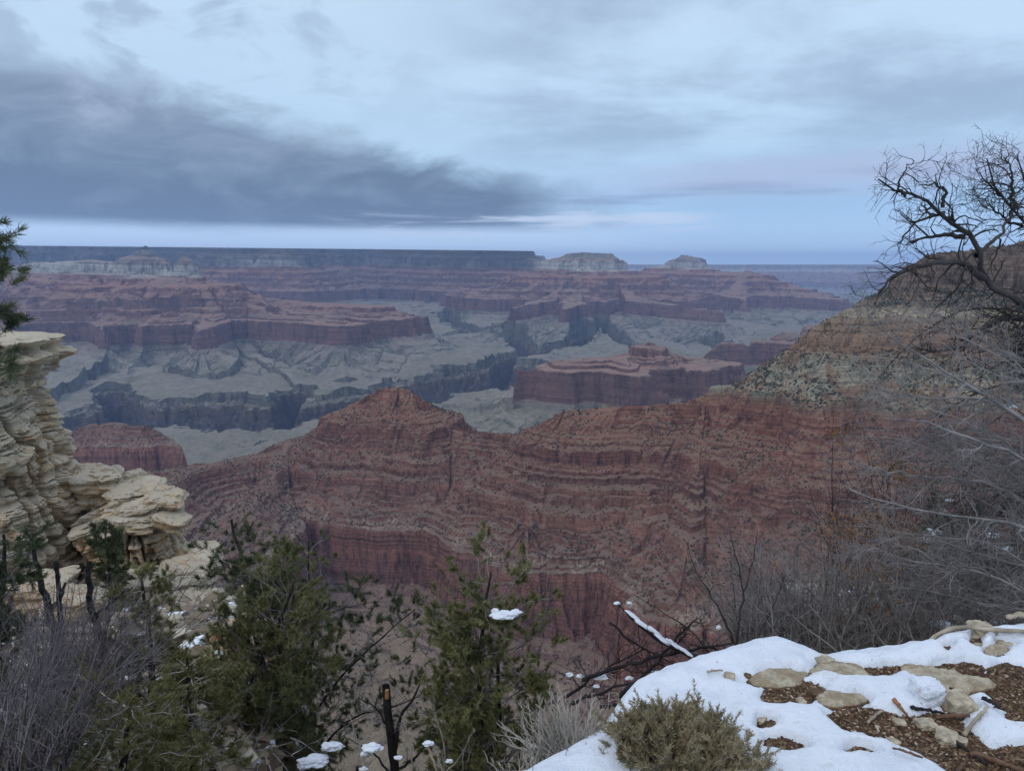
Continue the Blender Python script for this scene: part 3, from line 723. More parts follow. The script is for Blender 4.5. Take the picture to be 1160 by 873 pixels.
# ---------------------------------------------------------------- pale cliff stacks on the left
def fine0(a, b, c, s): return p3(a*1.5, b*1.5, c*1.5, s+21, 3)
def rock_stack(name, sil, Yc, uc, label, mat, seed, depthk=1.0, nth=420, nz=380, amp=1.0, topflat=True):
    """sil: (v, u_right) silhouette points, top to bottom; plan centre at pixel column uc"""
    zs_ = []; rr = []
    for v, u in sil:
        xr, _, z0_ = at(u, v, Yc); xc = at(uc, v, Yc)[0]
        zs_.append(z0_); rr.append(xr-xc)
    xc = at(uc, sil[0][0], Yc)[0]
    ztop, zbot = zs_[0], zs_[-1]
    zz = np.linspace(ztop, zbot, nz)
    rad = np.interp(-zz, -np.array(zs_), np.array(rr))
    th = np.linspace(0, 2*np.pi, nth, endpoint=False)
    T, Zg = np.meshgrid(th, zz)
    pw = 2.6
    sq = (np.abs(np.cos(T))**pw+np.abs(np.sin(T)*1.0)**pw)**(-1/pw)
    vt = np.array([p_[0] for p_ in sil], float); ut = np.array([p_[1] for p_ in sil], float)
    for it in range(4):
        Rg = np.repeat(rad[:, None], nth, 1)
        X0 = Rg*np.cos(T)*sq; Y0 = Rg*np.sin(T)*sq*depthk
        ledge = fbm(Zg*.8+seed, np.zeros_like(Zg)+X0*.08+Y0*.05, 4, seed, 0.6)
        thin = fbm(Zg*3.6+seed+fbm(X0*.4, Y0*.4, 2, seed+3)*1.3, X0*.2+Y0*.15, 3, seed+1, 0.7)
        crack = -np.exp(-(thin/0.05)**2)*0.17
        blk = p3(X0*.55, Y0*.55, Zg*.6, seed+2, 4)*0.62
        blk = np.round(blk*4+.3*fine0(X0, Y0, Zg, seed))/4*.55+blk*.45
        joint = -np.exp(-(p3(X0*.5, Y0*.5, Zg*.22, seed+4, 2)/0.035)**2)*0.30-np.exp(-(p3(Y0*.6+9, X0*.35, Zg*.12, seed+14, 2)/0.03)**2)*0.24
        fine = p3(X0*2.6, Y0*2.6, Zg*3.2, seed+6, 5)*0.13
        off = np.minimum((ledge*0.42+crack+blk+joint+fine)*amp-0.30*amp, 0.15)
        tfade = np.clip((ztop-Zg)/0.3, 0.3, 1)
        k_ = 1+off*tfade/np.maximum(Rg, .5)
        V3 = np.stack([X0*k_, Y0*k_, Zg+fine*.4], -1)
        if it == 3: break
        pu, pv = proj(V3[..., 0]+xc, V3[..., 1]+Yc, V3[..., 2])
        umax = pu.max(1); vm_ = pv[np.arange(nz), pu.argmax(1)]
        # compare smoothed outline with the wanted one
        tgt = np.interp(vm_, vt, ut); e_ = np.convolve(np.pad(tgt-umax, 12, 'edge'), np.ones(25)/25, 'valid')
        rad = np.maximum(rad+e_*Yc/FPX*.9, .4)
    V = V3.reshape(-1, 3)
    i = np.arange(nz-1)[:, None]*nth+np.arange(nth)[None, :]; j = np.arange(nz-1)[:, None]*nth+(np.arange(nth)[None, :]+1) % nth
    F = np.stack([i, i+nth, j+nth, j], -1).reshape(-1, 4)
    # cap: concentric rings
    caps = [V[:nth]]; rings = 40
    Vc = []
    for q in range(1, rings+1):
        f = 1-q/rings
        P_ = V[:nth].copy(); P_[:, :2] *= f
        P_[:, 2] += (0.10*(1-f**2)+p3(P_[:, 0]*.9, P_[:, 1]*.9, P_[:, 0]*0, seed+8, 4)*0.16*(1-f**6))*amp
        P_[:, 2] = np.where(True, P_[:, 2], 0)
        Vc.append(P_)
    n0 = len(V); V = np.concatenate([V]+Vc)
    Fc = []
    for q in range(rings):
        a = np.arange(nth)+(0 if q == 0 else n0+(q-1)*nth); a2 = (np.arange(nth)+1) % nth+(0 if q == 0 else n0+(q-1)*nth)
        b0 = n0+q*nth+np.arange(nth); b1 = n0+q*nth+(np.arange(nth)+1) % nth
        Fc.append(np.stack([a, a2, b1, b0], -1))
    F = np.concatenate([F]+Fc)
    V[:, 2] -= zbot
    o = mesh_np(name, V, F, mat, False, loc=(xc, Yc, zbot))
    return tag(o, label, 'rock outcrop', 'pale limestone stacks at the left')
rock_stack('limestone_pillar', [(383,60),(386,76),(392,80),(402,80),(409,78),(416,62),(430,57),(447,55),(455,64),(463,70),(476,69),(490,78),(498,83),(516,82),(531,89),(545,95),(560,101),(575,106),(590,111),(606,112),(620,111),(640,106),(665,104),(700,110),(760,125)],
   20.0, -70, 'tall layered cream limestone pillar with a flat overhanging top, at the left edge', M_LIME, 3)
rock_stack('limestone_outcrop', [(549,178),(554,190),(562,199),(572,205),(582,209),(592,206),(600,208),(612,214),(624,219),(634,224),(645,228),(665,226),(700,240),(760,250)],
   21.0, 150, 'lower ochre limestone outcrop with broken slabs on top, right of the tall pillar', M_LIME2, 11, 1.6, 380, 240, 0.85)
bl = [((112,552),(.75,.7,.40),(.1,.15,.4),21.0,5,'grey weathered boulder wedged between the tall pillar and the broken outcrop'),
      ((153,541),(.33,.3,.14),(.1,-.25,.2),21.6,6,'small pale stone perched topmost on the broken outcrop'),
      ((164,552),(.55,.6,.17),(.05,.12,.1),21.3,7,'flat pale slab just below the small topmost stone'),
      ((140,572),(.5,.5,.20),(.0,.1,.5),20.4,8,'squarish pale slab at the left of the broken outcrop top'),
      ((158,577),(.62,.5,.15),(.1,-.15,.2),20.0,9,'long thin slab jutting over the ochre face of the outcrop'),
      ((185,573),(.55,.6,.30),(.1,.2,.3),20.4,10,'rounded cream block at the right shoulder of the outcrop'),
      ((150,592),(.7,.5,.16),(.0,.05,.1),19.7,12,'lowest pale slab overhanging the ochre face'),
      ((194,590),(.5,.5,.14),(.0,.35,.1),19.9,13,'tilted slab under the rounded block at the right shoulder'),
      ((232,628),(.52,.6,.15),(.05,.1,.2),20.0,14,'white topped slab at the right foot of the outcrop'),
      ((205,648),(.55,.6,.24),(.05,-.1,.4),19.2,15,'pale block below the ochre face, beside the leaning slab'),
      ((216,660),(.65,.6,.30),(.2,-.2,.6),19.0,16,'pale leaning slab at the foot of the outcrop'),
      ((240,690),(.7,.6,.30),(.1,.1,.9),18.0,17,'pale rubble block behind the dark upright pinyon'),
      ((205,700),(.6,.6,.35),(.3,.1,.2),17.6,18,'pale boulder half hidden behind green foliage'),
      ((48,672),(.8,.6,.3),(.1,.0,.2),16.5,19,'snow dusted pale block beneath the tall pillar'),
      ((85,690),(.7,.6,.3),(.0,.1,.7),15.8,20,'pale block behind the charred snags'),
      ((150,668),(.8,.7,.3),(.1,.1,.4),17.5,23,'broad pale block at the base of the ochre face'),
      ((285,785),(.75,.6,.9),(.1,.1,.4),11.5,21,'orange weathered boulder seen between the pinyon trunks'),
      ((255,850),(.9,.6,.5),(.1,.1,.1),10.0,22,'orange boulder low behind the pinyon trunks')]
M_ORANGE = rock_mat('orange_limestone', (.36, .24, .13), (.15, .09, .05), (.36, .20, .09), 1.6, 0.04)
for (u, v), sz, rt, Yd, sd_, lb in bl:
    X_, Y_, Z_ = at(u, v, Yd)
    o = stone('boulder', (X_, Y_, Z_), (sz[0]*.85, sz[1]*.9, sz[2]*1.45), M_ORANGE if 'orange' in lb else M_LIME, sd_, 40, 0.30, 3.2, rt)
    tag(o, lb, 'boulder', 'loose blocks below the rim at the left')
# ---------------------------------------------------------------- tubes, branches, foliage
class MBuf:
    def __init__(s): s.V = []; s.F3 = []; s.F4 = []; s.n = 0
    def tube(s, pts, rad, k=4):
        P = np.asarray(pts, float); n = len(P); rad = np.asarray(rad, float)
        T = np.gradient(P, axis=0); T /= np.maximum(np.linalg.norm(T, axis=1), 1e-9)[:, None]
        a = np.array([0.31, 0.22, 0.93]) if abs(T[0][2]) < .8 else np.array([0.9, .3, .1])
        A = np.cross(T, a); A /= np.maximum(np.linalg.norm(A, axis=1), 1e-9)[:, None]; B = np.cross(T, A)
        th = np.arange(k)*2*np.pi/k
        V = P[:, None, :]+rad[:, None, None]*(np.cos(th)[None, :, None]*A[:, None, :]+np.sin(th)[None, :, None]*B[:, None, :])
        s.V.append(V.reshape(-1, 3))
        i = np.arange(n-1)[:, None]*k+np.arange(k)[None, :]; j = np.arange(n-1)[:, None]*k+(np.arange(k)[None, :]+1) % k
        s.F4.append(np.stack([i, j, j+k, i+k], -1).reshape(-1, 4)+s.n)
        s.n += n*k
    def add(s, V, F):
        V = np.asarray(V); F = np.asarray(F); s.V.append(V); (s.F3 if F.shape[1] == 3 else s.F4).append(F+s.n); s.n += len(V)
    def obj(s, name, mat, parent=None, org=(0, 0, 0), smooth=True):
        V = np.concatenate(s.V)-np.array(org)
        Fs = []
        if s.F4: Fs.append(np.concatenate(s.F4))
        if s.F3: Fs.append(np.concatenate(s.F3))
        return mesh_np(name, V, Fs, mat, smooth, parent=parent, loc=None if parent else org)
def rv(q): v = q.normal(size=3); return v/np.linalg.norm(v)
def unit(v): return v/max(np.linalg.norm(v), 1e-9)
def walk(q, p, d, L, n, wig, up=0.0):
    P = [np.array(p, float)]; d = unit(np.array(d, float)); st = L/n
    for _ in range(n):
        d = unit(d+q.normal(size=3)*wig+np.array([0, 0, up]))
        P.append(P[-1]+d*st)
    return np.array(P), d
def dens_path(pts, n):
    P = np.array(pts, float); t = np.concatenate([[0], np.cumsum(np.linalg.norm(np.diff(P, axis=0), axis=1))]); tt = np.linspace(0, t[-1], n)
    # smooth (Catmull-like) by interpolating then averaging
    Q = np.stack([np.interp(tt, t, P[:, i]) for i in range(3)], -1)
    for _ in range(2): Q[1:-1] = (Q[:-2]+2*Q[1:-1]+Q[2:])/4
    return Q
def px_path(pts, n=24, q=None, wig=0.0):
    Q = dens_path([at(u, v, Y) for u, v, Y in pts], n)
    if q is not None: Q[1:-1] += q.normal(size=(n-2, 3))*wig
    return Q
def sprout(q, buf, P, r0, r1, spec, lvl=0, tips=None, t0=0.1):
    """grow side twigs from path P. spec: list per level of dict(n per metre, L, ang, wig, up, k)"""
    n = len(P); seg = np.linalg.norm(np.diff(P, axis=0), axis=1); tot = seg.sum()
    if lvl >= len(spec): return
    sp_ = spec[lvl]; m = max(1, int(q.poisson(sp_['n']*tot*(1-t0))))
    for _ in range(m):
        t = t0+(1-t0)*q.rand()**0.85
        i = min(n-2, int(t*(n-1))); p = P[i]+(P[i+1]-P[i])*q.rand(); T = unit(P[i+1]-P[i])
        side = np.cross(T, rv(q)); side = unit(side)
        if 'flat' in sp_: side = unit(side*np.array([1, 1, sp_['flat']]))
        a = R(sp_['ang']*(0.7+0.6*q.rand()))
        d = T*math.cos(a)+side*math.sin(a)
        L = sp_['L']*(0.45+0.9*q.rand())*(1.1-0.55*t)
        rr = min((r0+(r1-r0)*t)*0.62, sp_.get('r', 1))*(0.7+.5*q.rand())
        rr = max(rr, sp_.get('rmin', 0.0009))
        k_ = sp_.get('seg', 6)
        Q, dd = walk(q, p, d, L, k_, sp_['wig'], sp_.get('up', 0.0))
        buf.tube(Q, np.linspace(rr, max(rr*0.35, 0.0006), len(Q)), sp_.get('k', 3))
        if tips is not None and lvl >= sp_.get('tiplvl', 99) - 0: tips.append((Q, lvl))
        sprout(q, buf, Q, rr, rr*.35, spec, lvl+1, tips, 0.15)
        if tips is not None and lvl == len(spec)-1: tips.append((Q, lvl))

# needle tufts: thin blades radiating from twig points, vectorised
def tufts(q, pts, dirs, nb, L, wdt, spread=0.9):
    n = len(pts); P = np.repeat(pts, nb, 0); D = np.repeat(dirs, nb, 0)
    rnd = q.normal(size=(n*nb, 3)); d = D*(1.0)+rnd*spread*0.6; d /= np.linalg.norm(d, axis=1)[:, None]
    s = np.cross(d, q.normal(size=(n*nb, 3))); s /= np.linalg.norm(s, axis=1)[:, None]
    LL = L*(0.6+0.7*q.rand(n*nb))[:, None]
    base = P+rnd*L*0.08
    a = base-s*wdt*.5; b = base+s*wdt*.5; c = base+d*LL+s*wdt*.2; e = base+d*LL-s*wdt*.2
    V = np.stack([a, b, c, e], 1).reshape(-1, 3)
    F = np.arange(n*nb*4).reshape(-1, 4)
    return V, F
def leaf_mat(name, c1, c2, c3=None):
    m, k, b = mat_new(name)
    pos = k.new('ShaderNodeNewGeometry').outputs['Position']
    n = k.noise(pos, 3.0, 3, .6); n2 = k.noise(pos, 45, 2, .6)
    c = k.mix(k.ss(n, .38, .62), c1, c2); c = k.mix(k.ss(n2, .48, .72, 0, .7), c, c3 or tuple(v*1.6 for v in c2))
    k.l.new(c, b.inputs['Base Color']); b.inputs['Roughness'].default_value = 0.7; b.inputs['Specular IOR Level'].default_value = .25
    return m
M_PIN = leaf_mat('pinyon_needles', (.095, .105, .042), (.165, .165, .068), (.26, .25, .11))
M_PIN_D = leaf_mat('dark_needles', (.052, .066, .036), (.095, .11, .052), (.15, .16, .08))
M_JUN = leaf_mat('juniper_scales', (.115, .116, .042), (.19, .178, .068), (.30, .265, .11))
M_SAGE = leaf_mat('dry_shrub_leaf', (.18, .155, .085), (.29, .24, .145), (.40, .33, .21))
M_BARK = mat_plain('dark_bark', (.035, .030, .027), .95, .4, 6, None, .01)
M_CHAR = mat_plain('charred_wood', (.022, .020, .021), .9, .4, 6, None, .01)
M_GREY = mat_plain('grey_twig', (.19, .175, .17), .9, .35, 5)
M_PURP = mat_plain('purple_grey_twig', (.115, .10, .105), .9, .35, 5)
M_DARKT = mat_plain('dark_twig', (.040, .036, .036), .9, .35, 5)
M_PALE = mat_plain('pale_twig', (.34, .31, .27), .9, .3, 5)
M_DEAD = mat_plain('silver_deadwood', (.34, .29, .22), .9, .35, 7, None, .006)
M_OAK = leaf_mat('rusty_leaves', (.16, .075, .03), (.26, .13, .05), (.30, .17, .07))

def conifer(name, trunk, Ys, r0, spec, q, label, leaf, bark, cat='tree', group=None, foliage=1.0, nb=10, L=0.05, wdt=0.007, t0=0.12, shape=None, extra=None, cover=1.0):
    base = at(trunk[0][0], trunk[0][1], Ys)
    org = np.array(base)
    root = bpy.data.objects.new(name, None); COL.objects.link(root); root.location = org
    tag(root, label, cat, group)
    T = px_path([(u, v, Ys+(w[0] if (w := tuple(r_)) else 0)) for u, v, *r_ in trunk], 26, q, r0*.08)
    tb = MBuf(); tb.tube(T, np.linspace(r0, r0*.16, len(T)), 8)
    for ex in (extra or []):
        E = px_path([(u, v, Ys+(w[0] if (w := tuple(r_)) else 0)) for u, v, *r_ in ex[0]], 18, q, r0*.12); tb.tube(E, np.linspace(ex[1], ex[1]*.3, len(E)), 6)
    tb.obj('trunk', bark, root, org)
    lb = MBuf(); tips = []
    paths = [(T, r0)]+[(px_path([(u, v, Ys+(w[0] if (w := tuple(r_)) else 0)) for u, v, *r_ in ex[0]], 18), ex[1]) for ex in (extra or [])]
    for Pth, rr in paths:
        nT = len(Pth); tot = np.linalg.norm(np.diff(Pth, axis=0), axis=1).sum()
        m = int(spec['limbs']*tot)
        for i_ in range(m):
            t = t0+(1-t0)*(i_+q.rand())/m
            i = min(nT-2, int(t*(nT-1))); p = Pth[i]; az_ = i_*2.4+q.rand()*1.2
            Lh = spec['len']*(shape(t) if shape else (1.15-t))*(0.6+0.7*q.rand())
            d = np.array([math.cos(az_), math.sin(az_), spec['rise']+0.5*q.rand()])
            Q, dd = walk(q, p, d, Lh, 9, spec.get('wig', .22), spec.get('up', .05))
            r_l = max(rr*(1-t*.8)*.30, .006)
            lb.tube(Q, np.linspace(r_l, .003, len(Q)), 5)
            sprout(q, lb, Q, r_l, .003, spec['sub'], 0, tips, .3)
            tips.append((Q[-4:], 9))
    tag(lb.obj('branches', spec.get('bmat', M_GREY), root, org), kind='stuff')
    # foliage on twigs
    pts, dirs = [], []
    clump = q.rand()*100
    for Q, lv in tips:
        c_ = Q[len(Q)//2]
        if q.rand() > foliage*(0.55+1.1*float(perlin(np.array([c_[0]*1.6+clump]), np.array([c_[2]*1.6+c_[1]]))[0])+.45)*cover: continue
        for j in range(len(Q)//3, len(Q)):
            dd = unit(Q[j]-Q[j-1]); pts.append(Q[j]); dirs.append(unit(dd+np.array([0, 0, .25])))
            if j > 0: pts.append((Q[j]+Q[j-1])/2); dirs.append(unit(dd+np.array([0, 0, .15])))
    if pts:
        V, F = tufts(q, np.array(pts), np.array(dirs), nb, L, wdt)
        fb = MBuf(); fb.add(V, F); fb.obj('crown', leaf, root, org, False)
    return root, T
def Q_(s): return np.random.RandomState(s)
PIN = dict(limbs=22, len=.95, rise=.15, up=.06, sub=[dict(n=9, L=.36, ang=45, wig=.22, up=.05, r=.006, seg=5, rmin=.0022), dict(n=13, L=.16, ang=42, wig=.2, up=.06, r=.003, seg=4, rmin=.0016)])
conifer('pinyon_pine', [(330,1010),(318,900),(303,780),(286,700),(275,640),(262,588)], 9.0, .10, dict(PIN, len=.62, limbs=19), Q_(1), 'tall dark pinyon with a thin ragged top rising in front of the pale outcrop', M_PIN_D, M_BARK, group='trees below the rim', foliage=.75, shape=lambda t: 1.25-.75*t+.25*math.sin(t*17))
conifer('pinyon_pine', [(282,1000),(285,880),(278,810),(292,750),(318,705),(332,662)], 8.3, .085, dict(PIN, len=.86, limbs=24), Q_(2), 'full olive green pinyon with twin trunks, right of the ragged dark pinyon', M_PIN, M_BARK, group='trees below the rim', foliage=.72, shape=lambda t: 1.1-.35*t, extra=[([(322,1000),(322,880),(318,800),(325,740),(300,690)], .07)])
conifer('pinyon_pine', [(372,1020),(360,880),(350,780),(356,700),(347,640),(350,612)], 10.0, .05, dict(PIN, len=.8, limbs=11), Q_(3), 'sparse half bare young tree with a wispy tip, right of the twin trunked pinyon', M_PIN_D, M_BARK, group='trees below the rim', foliage=.35, shape=lambda t: 1.0-.45*t, extra=[([(340,830),(390,760),(440,715),(470,690)], .022), ([(350,860),(400,810),(450,800),(500,775)], .02), ([(356,700),(385,690),(420,682)], .012)])
conifer('pinyon_pine', [(545,1010),(544,880),(542,790),(545,720),(550,672),(556,648)], 7.8, .07, dict(PIN, len=.88, limbs=24), Q_(4), 'pinyon standing alone in the middle before the red cliff, snow on one bough', M_PIN, M_BARK, group='trees below the rim', foliage=.5, nb=12, shape=lambda t: .95+.25*math.sin(t*3.0)-.35*t, extra=[([(566,1010),(564,870),(566,800),(562,740),(575,690)], .045)])
JUN = dict(limbs=18, len=.75, rise=.0, up=-.02, bmat=M_PALE, sub=[dict(n=12, L=.30, ang=45, wig=.28, up=-.02, r=.005, seg=5, rmin=.0018), dict(n=17, L=.13, ang=42, wig=.25, up=.03, r=.0025, seg=4, rmin=.0013)])
conifer('juniper', [(120,1080),(130,960),(140,860),(150,790)], 5.6, .08, dict(JUN, len=.66, limbs=44), Q_(5), 'broad low olive juniper filling the bottom left with bleached twigs', M_JUN, M_BARK, group='trees below the rim', nb=10, L=.035, wdt=.005, shape=lambda t: 1.2-.5*t)
conifer('juniper', [(70,1080),(72,960),(75,880),(70,825)], 4.9, .06, dict(JUN, len=.46, limbs=44), Q_(6), 'nearest juniper clump low at the far left bottom', M_JUN, M_BARK, group='trees below the rim', nb=10, L=.032, wdt=.004, shape=lambda t: 1.1-.4*t)
conifer('juniper', [(180,1000),(176,860),(172,760),(168,700),(160,655)], 8.2, .09, dict(JUN, len=.72, limbs=34), Q_(7), 'upright cone shaped juniper behind the low one, before the outcrop foot', M_JUN, M_BARK, group='trees below the rim', nb=9, L=.045, wdt=.007, shape=lambda t: 1.2-.85*t)
conifer('juniper', [(225,1000),(222,880),(215,800),(212,745)], 6.8, .07, dict(JUN, len=.60, limbs=36), Q_(8), 'rounded green juniper between the cone shaped one and the pinyon trunks', M_JUN, M_BARK, group='trees below the rim', nb=9, L=.04, wdt=.006, shape=lambda t: 1.2-.6*t)
conifer('pinyon_pine', [(-12,900),(-10,780),(-2,700),(6,640),(4,605)], 7.0, .08, dict(PIN, len=.42, limbs=26), Q_(9), 'dark evergreen cut by the left edge below the tall pillar', M_PIN_D, M_BARK, group='trees below the rim', shape=lambda t: 1.2-.7*t)
conifer('pinyon_pine', [(128,720),(126,690),(124,650),(119,600)], 16.5, .07, dict(PIN, len=.62, limbs=22), Q_(10), 'small dark pinyon growing tight against the ochre face of the outcrop', M_PIN_D, M_BARK, group='trees below the rim', nb=7, L=.09, wdt=.016, shape=lambda t: 1.0-.55*t)
conifer('pinyon_pine', [(-210,900),(-160,620),(-120,420),(-75,330),(-70,240)], 6.0, .12, dict(PIN, len=.16, limbs=26), Q_(11), 'pine reaching in from the left edge above the pillar, dark needled bough tips', M_PIN_D, M_BARK, group='trees below the rim', nb=12, L=.06, wdt=.006,
        extra=[([(-90,300),(-50,290),(-15,275),(-2,268)], .02), ([(-90,340),(-50,330),(-12,322),(4,318)], .02), ([(-90,370),(-45,365),(-8,358),(8,350)], .02), ([(-95,400),(-40,398),(-10,392),(2,392)], .018)], t0=.3)
conifer('juniper', [(1105,760),(1100,700),(1090,640),(1078,590)], 9.5, .09, dict(JUN, len=.70, limbs=26), Q_(12), 'dark green juniper buried in the bare thicket at the right', M_PIN_D, M_BARK, group='trees below the rim', foliage=.8, nb=8, L=.05, wdt=.008, shape=lambda t: 1.2-.6*t)
conifer('juniper', [(1010,770),(1005,720),(1000,680)], 8.5, .05, dict(JUN, len=.36, limbs=22), Q_(13), 'small green juniper low in the thicket behind the snowy ledge', M_JUN, M_BARK, group='trees below the rim', foliage=.7, nb=7, L=.04, wdt=.006)

# ---------------------------------------------------------------- bare trees and thickets
def bare(name, paths, org_px, Yo, mat, spec, q, label, cat='bush', group=None, kk=6, parts=False, mat2=None, limbname='stem'):
    """paths: list of (list of (u,v,Y), r0, r1)"""
    org = np.array(at(org_px[0], org_px[1], Yo))
    buf = MBuf(); tw = MBuf()
    for pts, r0, r1 in paths:
        P = px_path(pts, max(8, 4*len(pts)), q, r0*.14 if r0 > .02 else r0*.5)
        buf.tube(P, np.linspace(r0, r1, len(P)), kk)
        sprout(q, tw, P, r0, r1, spec, 0, None, .12)
    if parts:
        root = bpy.data.objects.new(name, None); COL.objects.link(root); root.location = org
        buf.obj('limbs', mat, root, org); tag(tw.obj('twigs', mat2 or mat, root, org), kind='stuff')
        return tag(root, label, cat, group)
    buf.add(np.concatenate(tw.V), np.concatenate(tw.F4)); o = buf.obj(name, mat, None, org)
    return tag(o, label, cat, group)
TW = [dict(n=9, L=.46, ang=50, wig=.28, r=.010, seg=7, rmin=.0030, k=4), dict(n=13, L=.24, ang=48, wig=.28, r=.0045, seg=5, rmin=.0022), dict(n=12, L=.10, ang=45, wig=.25, seg=3, rmin=.0014)]
bare('dead_tree', [
 ([(1330,1150,6.6),(1320,800,6.5),(1270,520,6.3),(1200,380,6.1),(1158,342,6.0),(1127,335,6.0),(1114,315,6.0),(1105,290,6.0),(1093,268,6.0),(1080,250,5.95),(1068,234,5.9),(1053,226,5.85),(1025,223,5.8),(1012,208,5.8),(995,203,5.75)], .13, .006),
 ([(1114,315,6.0),(1090,296,5.9),(1060,297,5.8),(1025,306,5.75),(1003,318,5.7),(991,345,5.7)], .03, .005),
 ([(1093,268,6.0),(1072,266,6.1),(1043,270,6.15),(1025,278,6.2)], .022, .004),
 ([(1068,234,5.9),(1071,214,5.85),(1058,208,5.8),(1040,210,5.8)], .016, .003),
 ([(1080,250,5.95),(1062,242,6.1),(1040,250,6.2),(1022,268,6.25),(1017,285,6.3)], .016, .003),
 ([(1025,223,5.8),(1017,211,5.75),(1026,191,5.7),(1036,182,5.7)], .012, .003),
 ([(1105,290,6.0),(1130,270,6.2),(1150,240,6.3),(1165,215,6.3)], .02, .004)],
 (1330,1150), 6.6, M_DARKT, [dict(TW[0], n=15, L=.40), dict(TW[1], n=14), TW[2]], Q_(21), 'dead tree with a thick black crooked limb arching up above the right skyline', 'dead tree', 'bare trees at the right', 7, True, M_DARKT)
bare('dead_tree', [
 ([(1360,1100,6.9),(1330,700,6.9),(1250,360,6.8),(1200,290,6.7),(1158,256,6.7),(1145,243,6.7),(1133,222,6.7),(1122,200,6.6),(1118,180,6.6)], .10, .005),
 ([(1145,243,6.7),(1150,215,6.8),(1146,195,6.8),(1138,178,6.8)], .018, .004),
 ([(1200,290,6.7),(1172,240,6.5),(1160,205,6.5),(1152,175,6.4)], .025, .004),
 ([(1158,256,6.7),(1140,252,6.9),(1122,232,6.9),(1106,222,6.9)], .014, .003),
 ([(1133,222,6.7),(1116,205,6.6),(1105,190,6.6)], .010, .003),
 ([(1250,360,6.8),(1180,360,6.6),(1135,358,6.5),(1108,376,6.4),(1090,392,6.4),(1060,400,6.4),(1035,392,6.4)], .055, .006),
 ([(1330,700,6.9),(1230,500,6.7),(1165,440,6.6),(1150,400,6.6),(1158,370,6.6)], .05, .02)],
 (1360,1100), 6.9, M_DARKT, [dict(TW[0], n=21, L=.45), dict(TW[1], n=15), TW[2]], Q_(22), 'dense topped dead tree cut by the right edge, upright fan of black twigs', 'dead tree', 'bare trees at the right', 7, True, M_DARKT)
TP = [dict(n=15, L=.42, ang=38, wig=.24, r=.006, seg=8, rmin=.0022, k=4), dict(n=14, L=.20, ang=45, wig=.30, r=.003, seg=6, rmin=.0016), dict(n=12, L=.08, ang=45, wig=.28, seg=4, rmin=.0011)]
_q = Q_(77); XTRA = []
for _i in range(44):
    v0 = 430+330*_q.rand(); Yq = 4.6+2.2*_q.rand(); ue = 940+150*_q.rand(); ve = v0-120+120*_q.rand()
    XTRA.append(([(1300,min(900, v0+160),Yq), (1200+30*_q.rand(),v0+10*_q.normal(),Yq), (1130+20*_q.normal(),v0-35+18*_q.normal(),Yq+.1), ((1130+ue)/2,(v0-35+ve)/2-8+14*_q.normal(),Yq+.1), (ue,ve,Yq+.2)], .006+.007*_q.rand(), .0016))
bare('bare_tree', XTRA+[
 ([(1300,900,5.0),(1240,640,4.9),(1160,514,4.8),(1101,497,4.7),(1061,482,4.7),(1032,470,4.7),(1000,474,4.7)], .03, .003),
 ([(1300,900,5.0),(1230,660,4.8),(1160,592,4.7),(1098,587,4.6),(1035,578,4.5),(988,563,4.5),(962,554,4.5)], .03, .003),
 ([(1240,640,4.9),(1170,480,5.0),(1084,429,5.0),(1040,401,5.0),(1000,379,5.0),(985,358,5.0)], .022, .003),
 ([(1230,660,4.8),(1180,580,5.1),(1120,545,5.2),(1050,540,5.2),(990,530,5.2),(955,520,5.2)], .02, .003),
 ([(1300,900,5.0),(1220,730,4.7),(1150,660,4.6),(1090,640,4.6),(1030,640,4.6),(990,620,4.6)], .022, .003),
 ([(1170,480,5.0),(1110,450,5.2),(1050,452,5.3),(1000,440,5.3),(965,430,5.3)], .014, .002),
 ([(1300,900,5.4),(1240,600,5.4),(1180,430,5.5),(1130,400,5.5),(1080,360,5.5),(1050,350,5.5)], .016, .002),
 ([(1240,640,5.4),(1190,520,5.4),(1120,510,5.5),(1060,515,5.6),(1010,505,5.6)], .014, .002),
 ([(1260,800,5.6),(1200,620,5.6),(1130,615,5.6),(1070,610,5.6),(1000,600,5.6),(945,590,5.6)], .014, .002),
 ([(1260,800,5.0),(1210,700,5.0),(1140,690,5.0),(1060,670,5.0),(1000,660,5.0)], .014, .002),
 ([(1240,640,5.8),(1200,470,5.9),(1150,455,5.9),(1100,470,6.0),(1040,500,6.0),(1000,520,6.0)], .012, .002),
 ([(1260,800,5.9),(1220,560,5.9),(1160,540,5.9),(1100,560,6.0),(1040,560,6.0),(980,580,6.0)], .012, .002)],
 (1300,900), 5.0, M_GREY, TP, Q_(23), 'leafless tree reaching in from the right with long pale grey arching branches', 'bare tree', 'bare trees at the right', 6, True, M_GREY)
_q = Q_(78); DK = []
for _i in range(24):
    v0 = 330+330*_q.rand(); Yq = 6.0+2.2*_q.rand(); ue = 985+130*_q.rand(); ve = v0-70+150*_q.rand()
    DK.append(([(1320,min(980, v0+240),Yq), (1215+30*_q.rand(),v0+40+20*_q.normal(),Yq), (1150+20*_q.normal(),v0-25+22*_q.normal(),Yq+.1), ((1140+ue)/2,(v0-25+ve)/2-14+20*_q.normal(),Yq+.1), (ue,ve,Yq+.2)], .012+.016*_q.rand(), .003))
bare('bare_tree', DK, (1320,980), 7.0, M_DARKT, [dict(TW[0], n=9, L=.42), dict(TW[1], n=12), TW[2]], Q_(79), 'dark leafless tree tangle at the right edge behind the pale arching branches', 'bare tree', 'bare trees at the right', 6, True, M_DARKT)
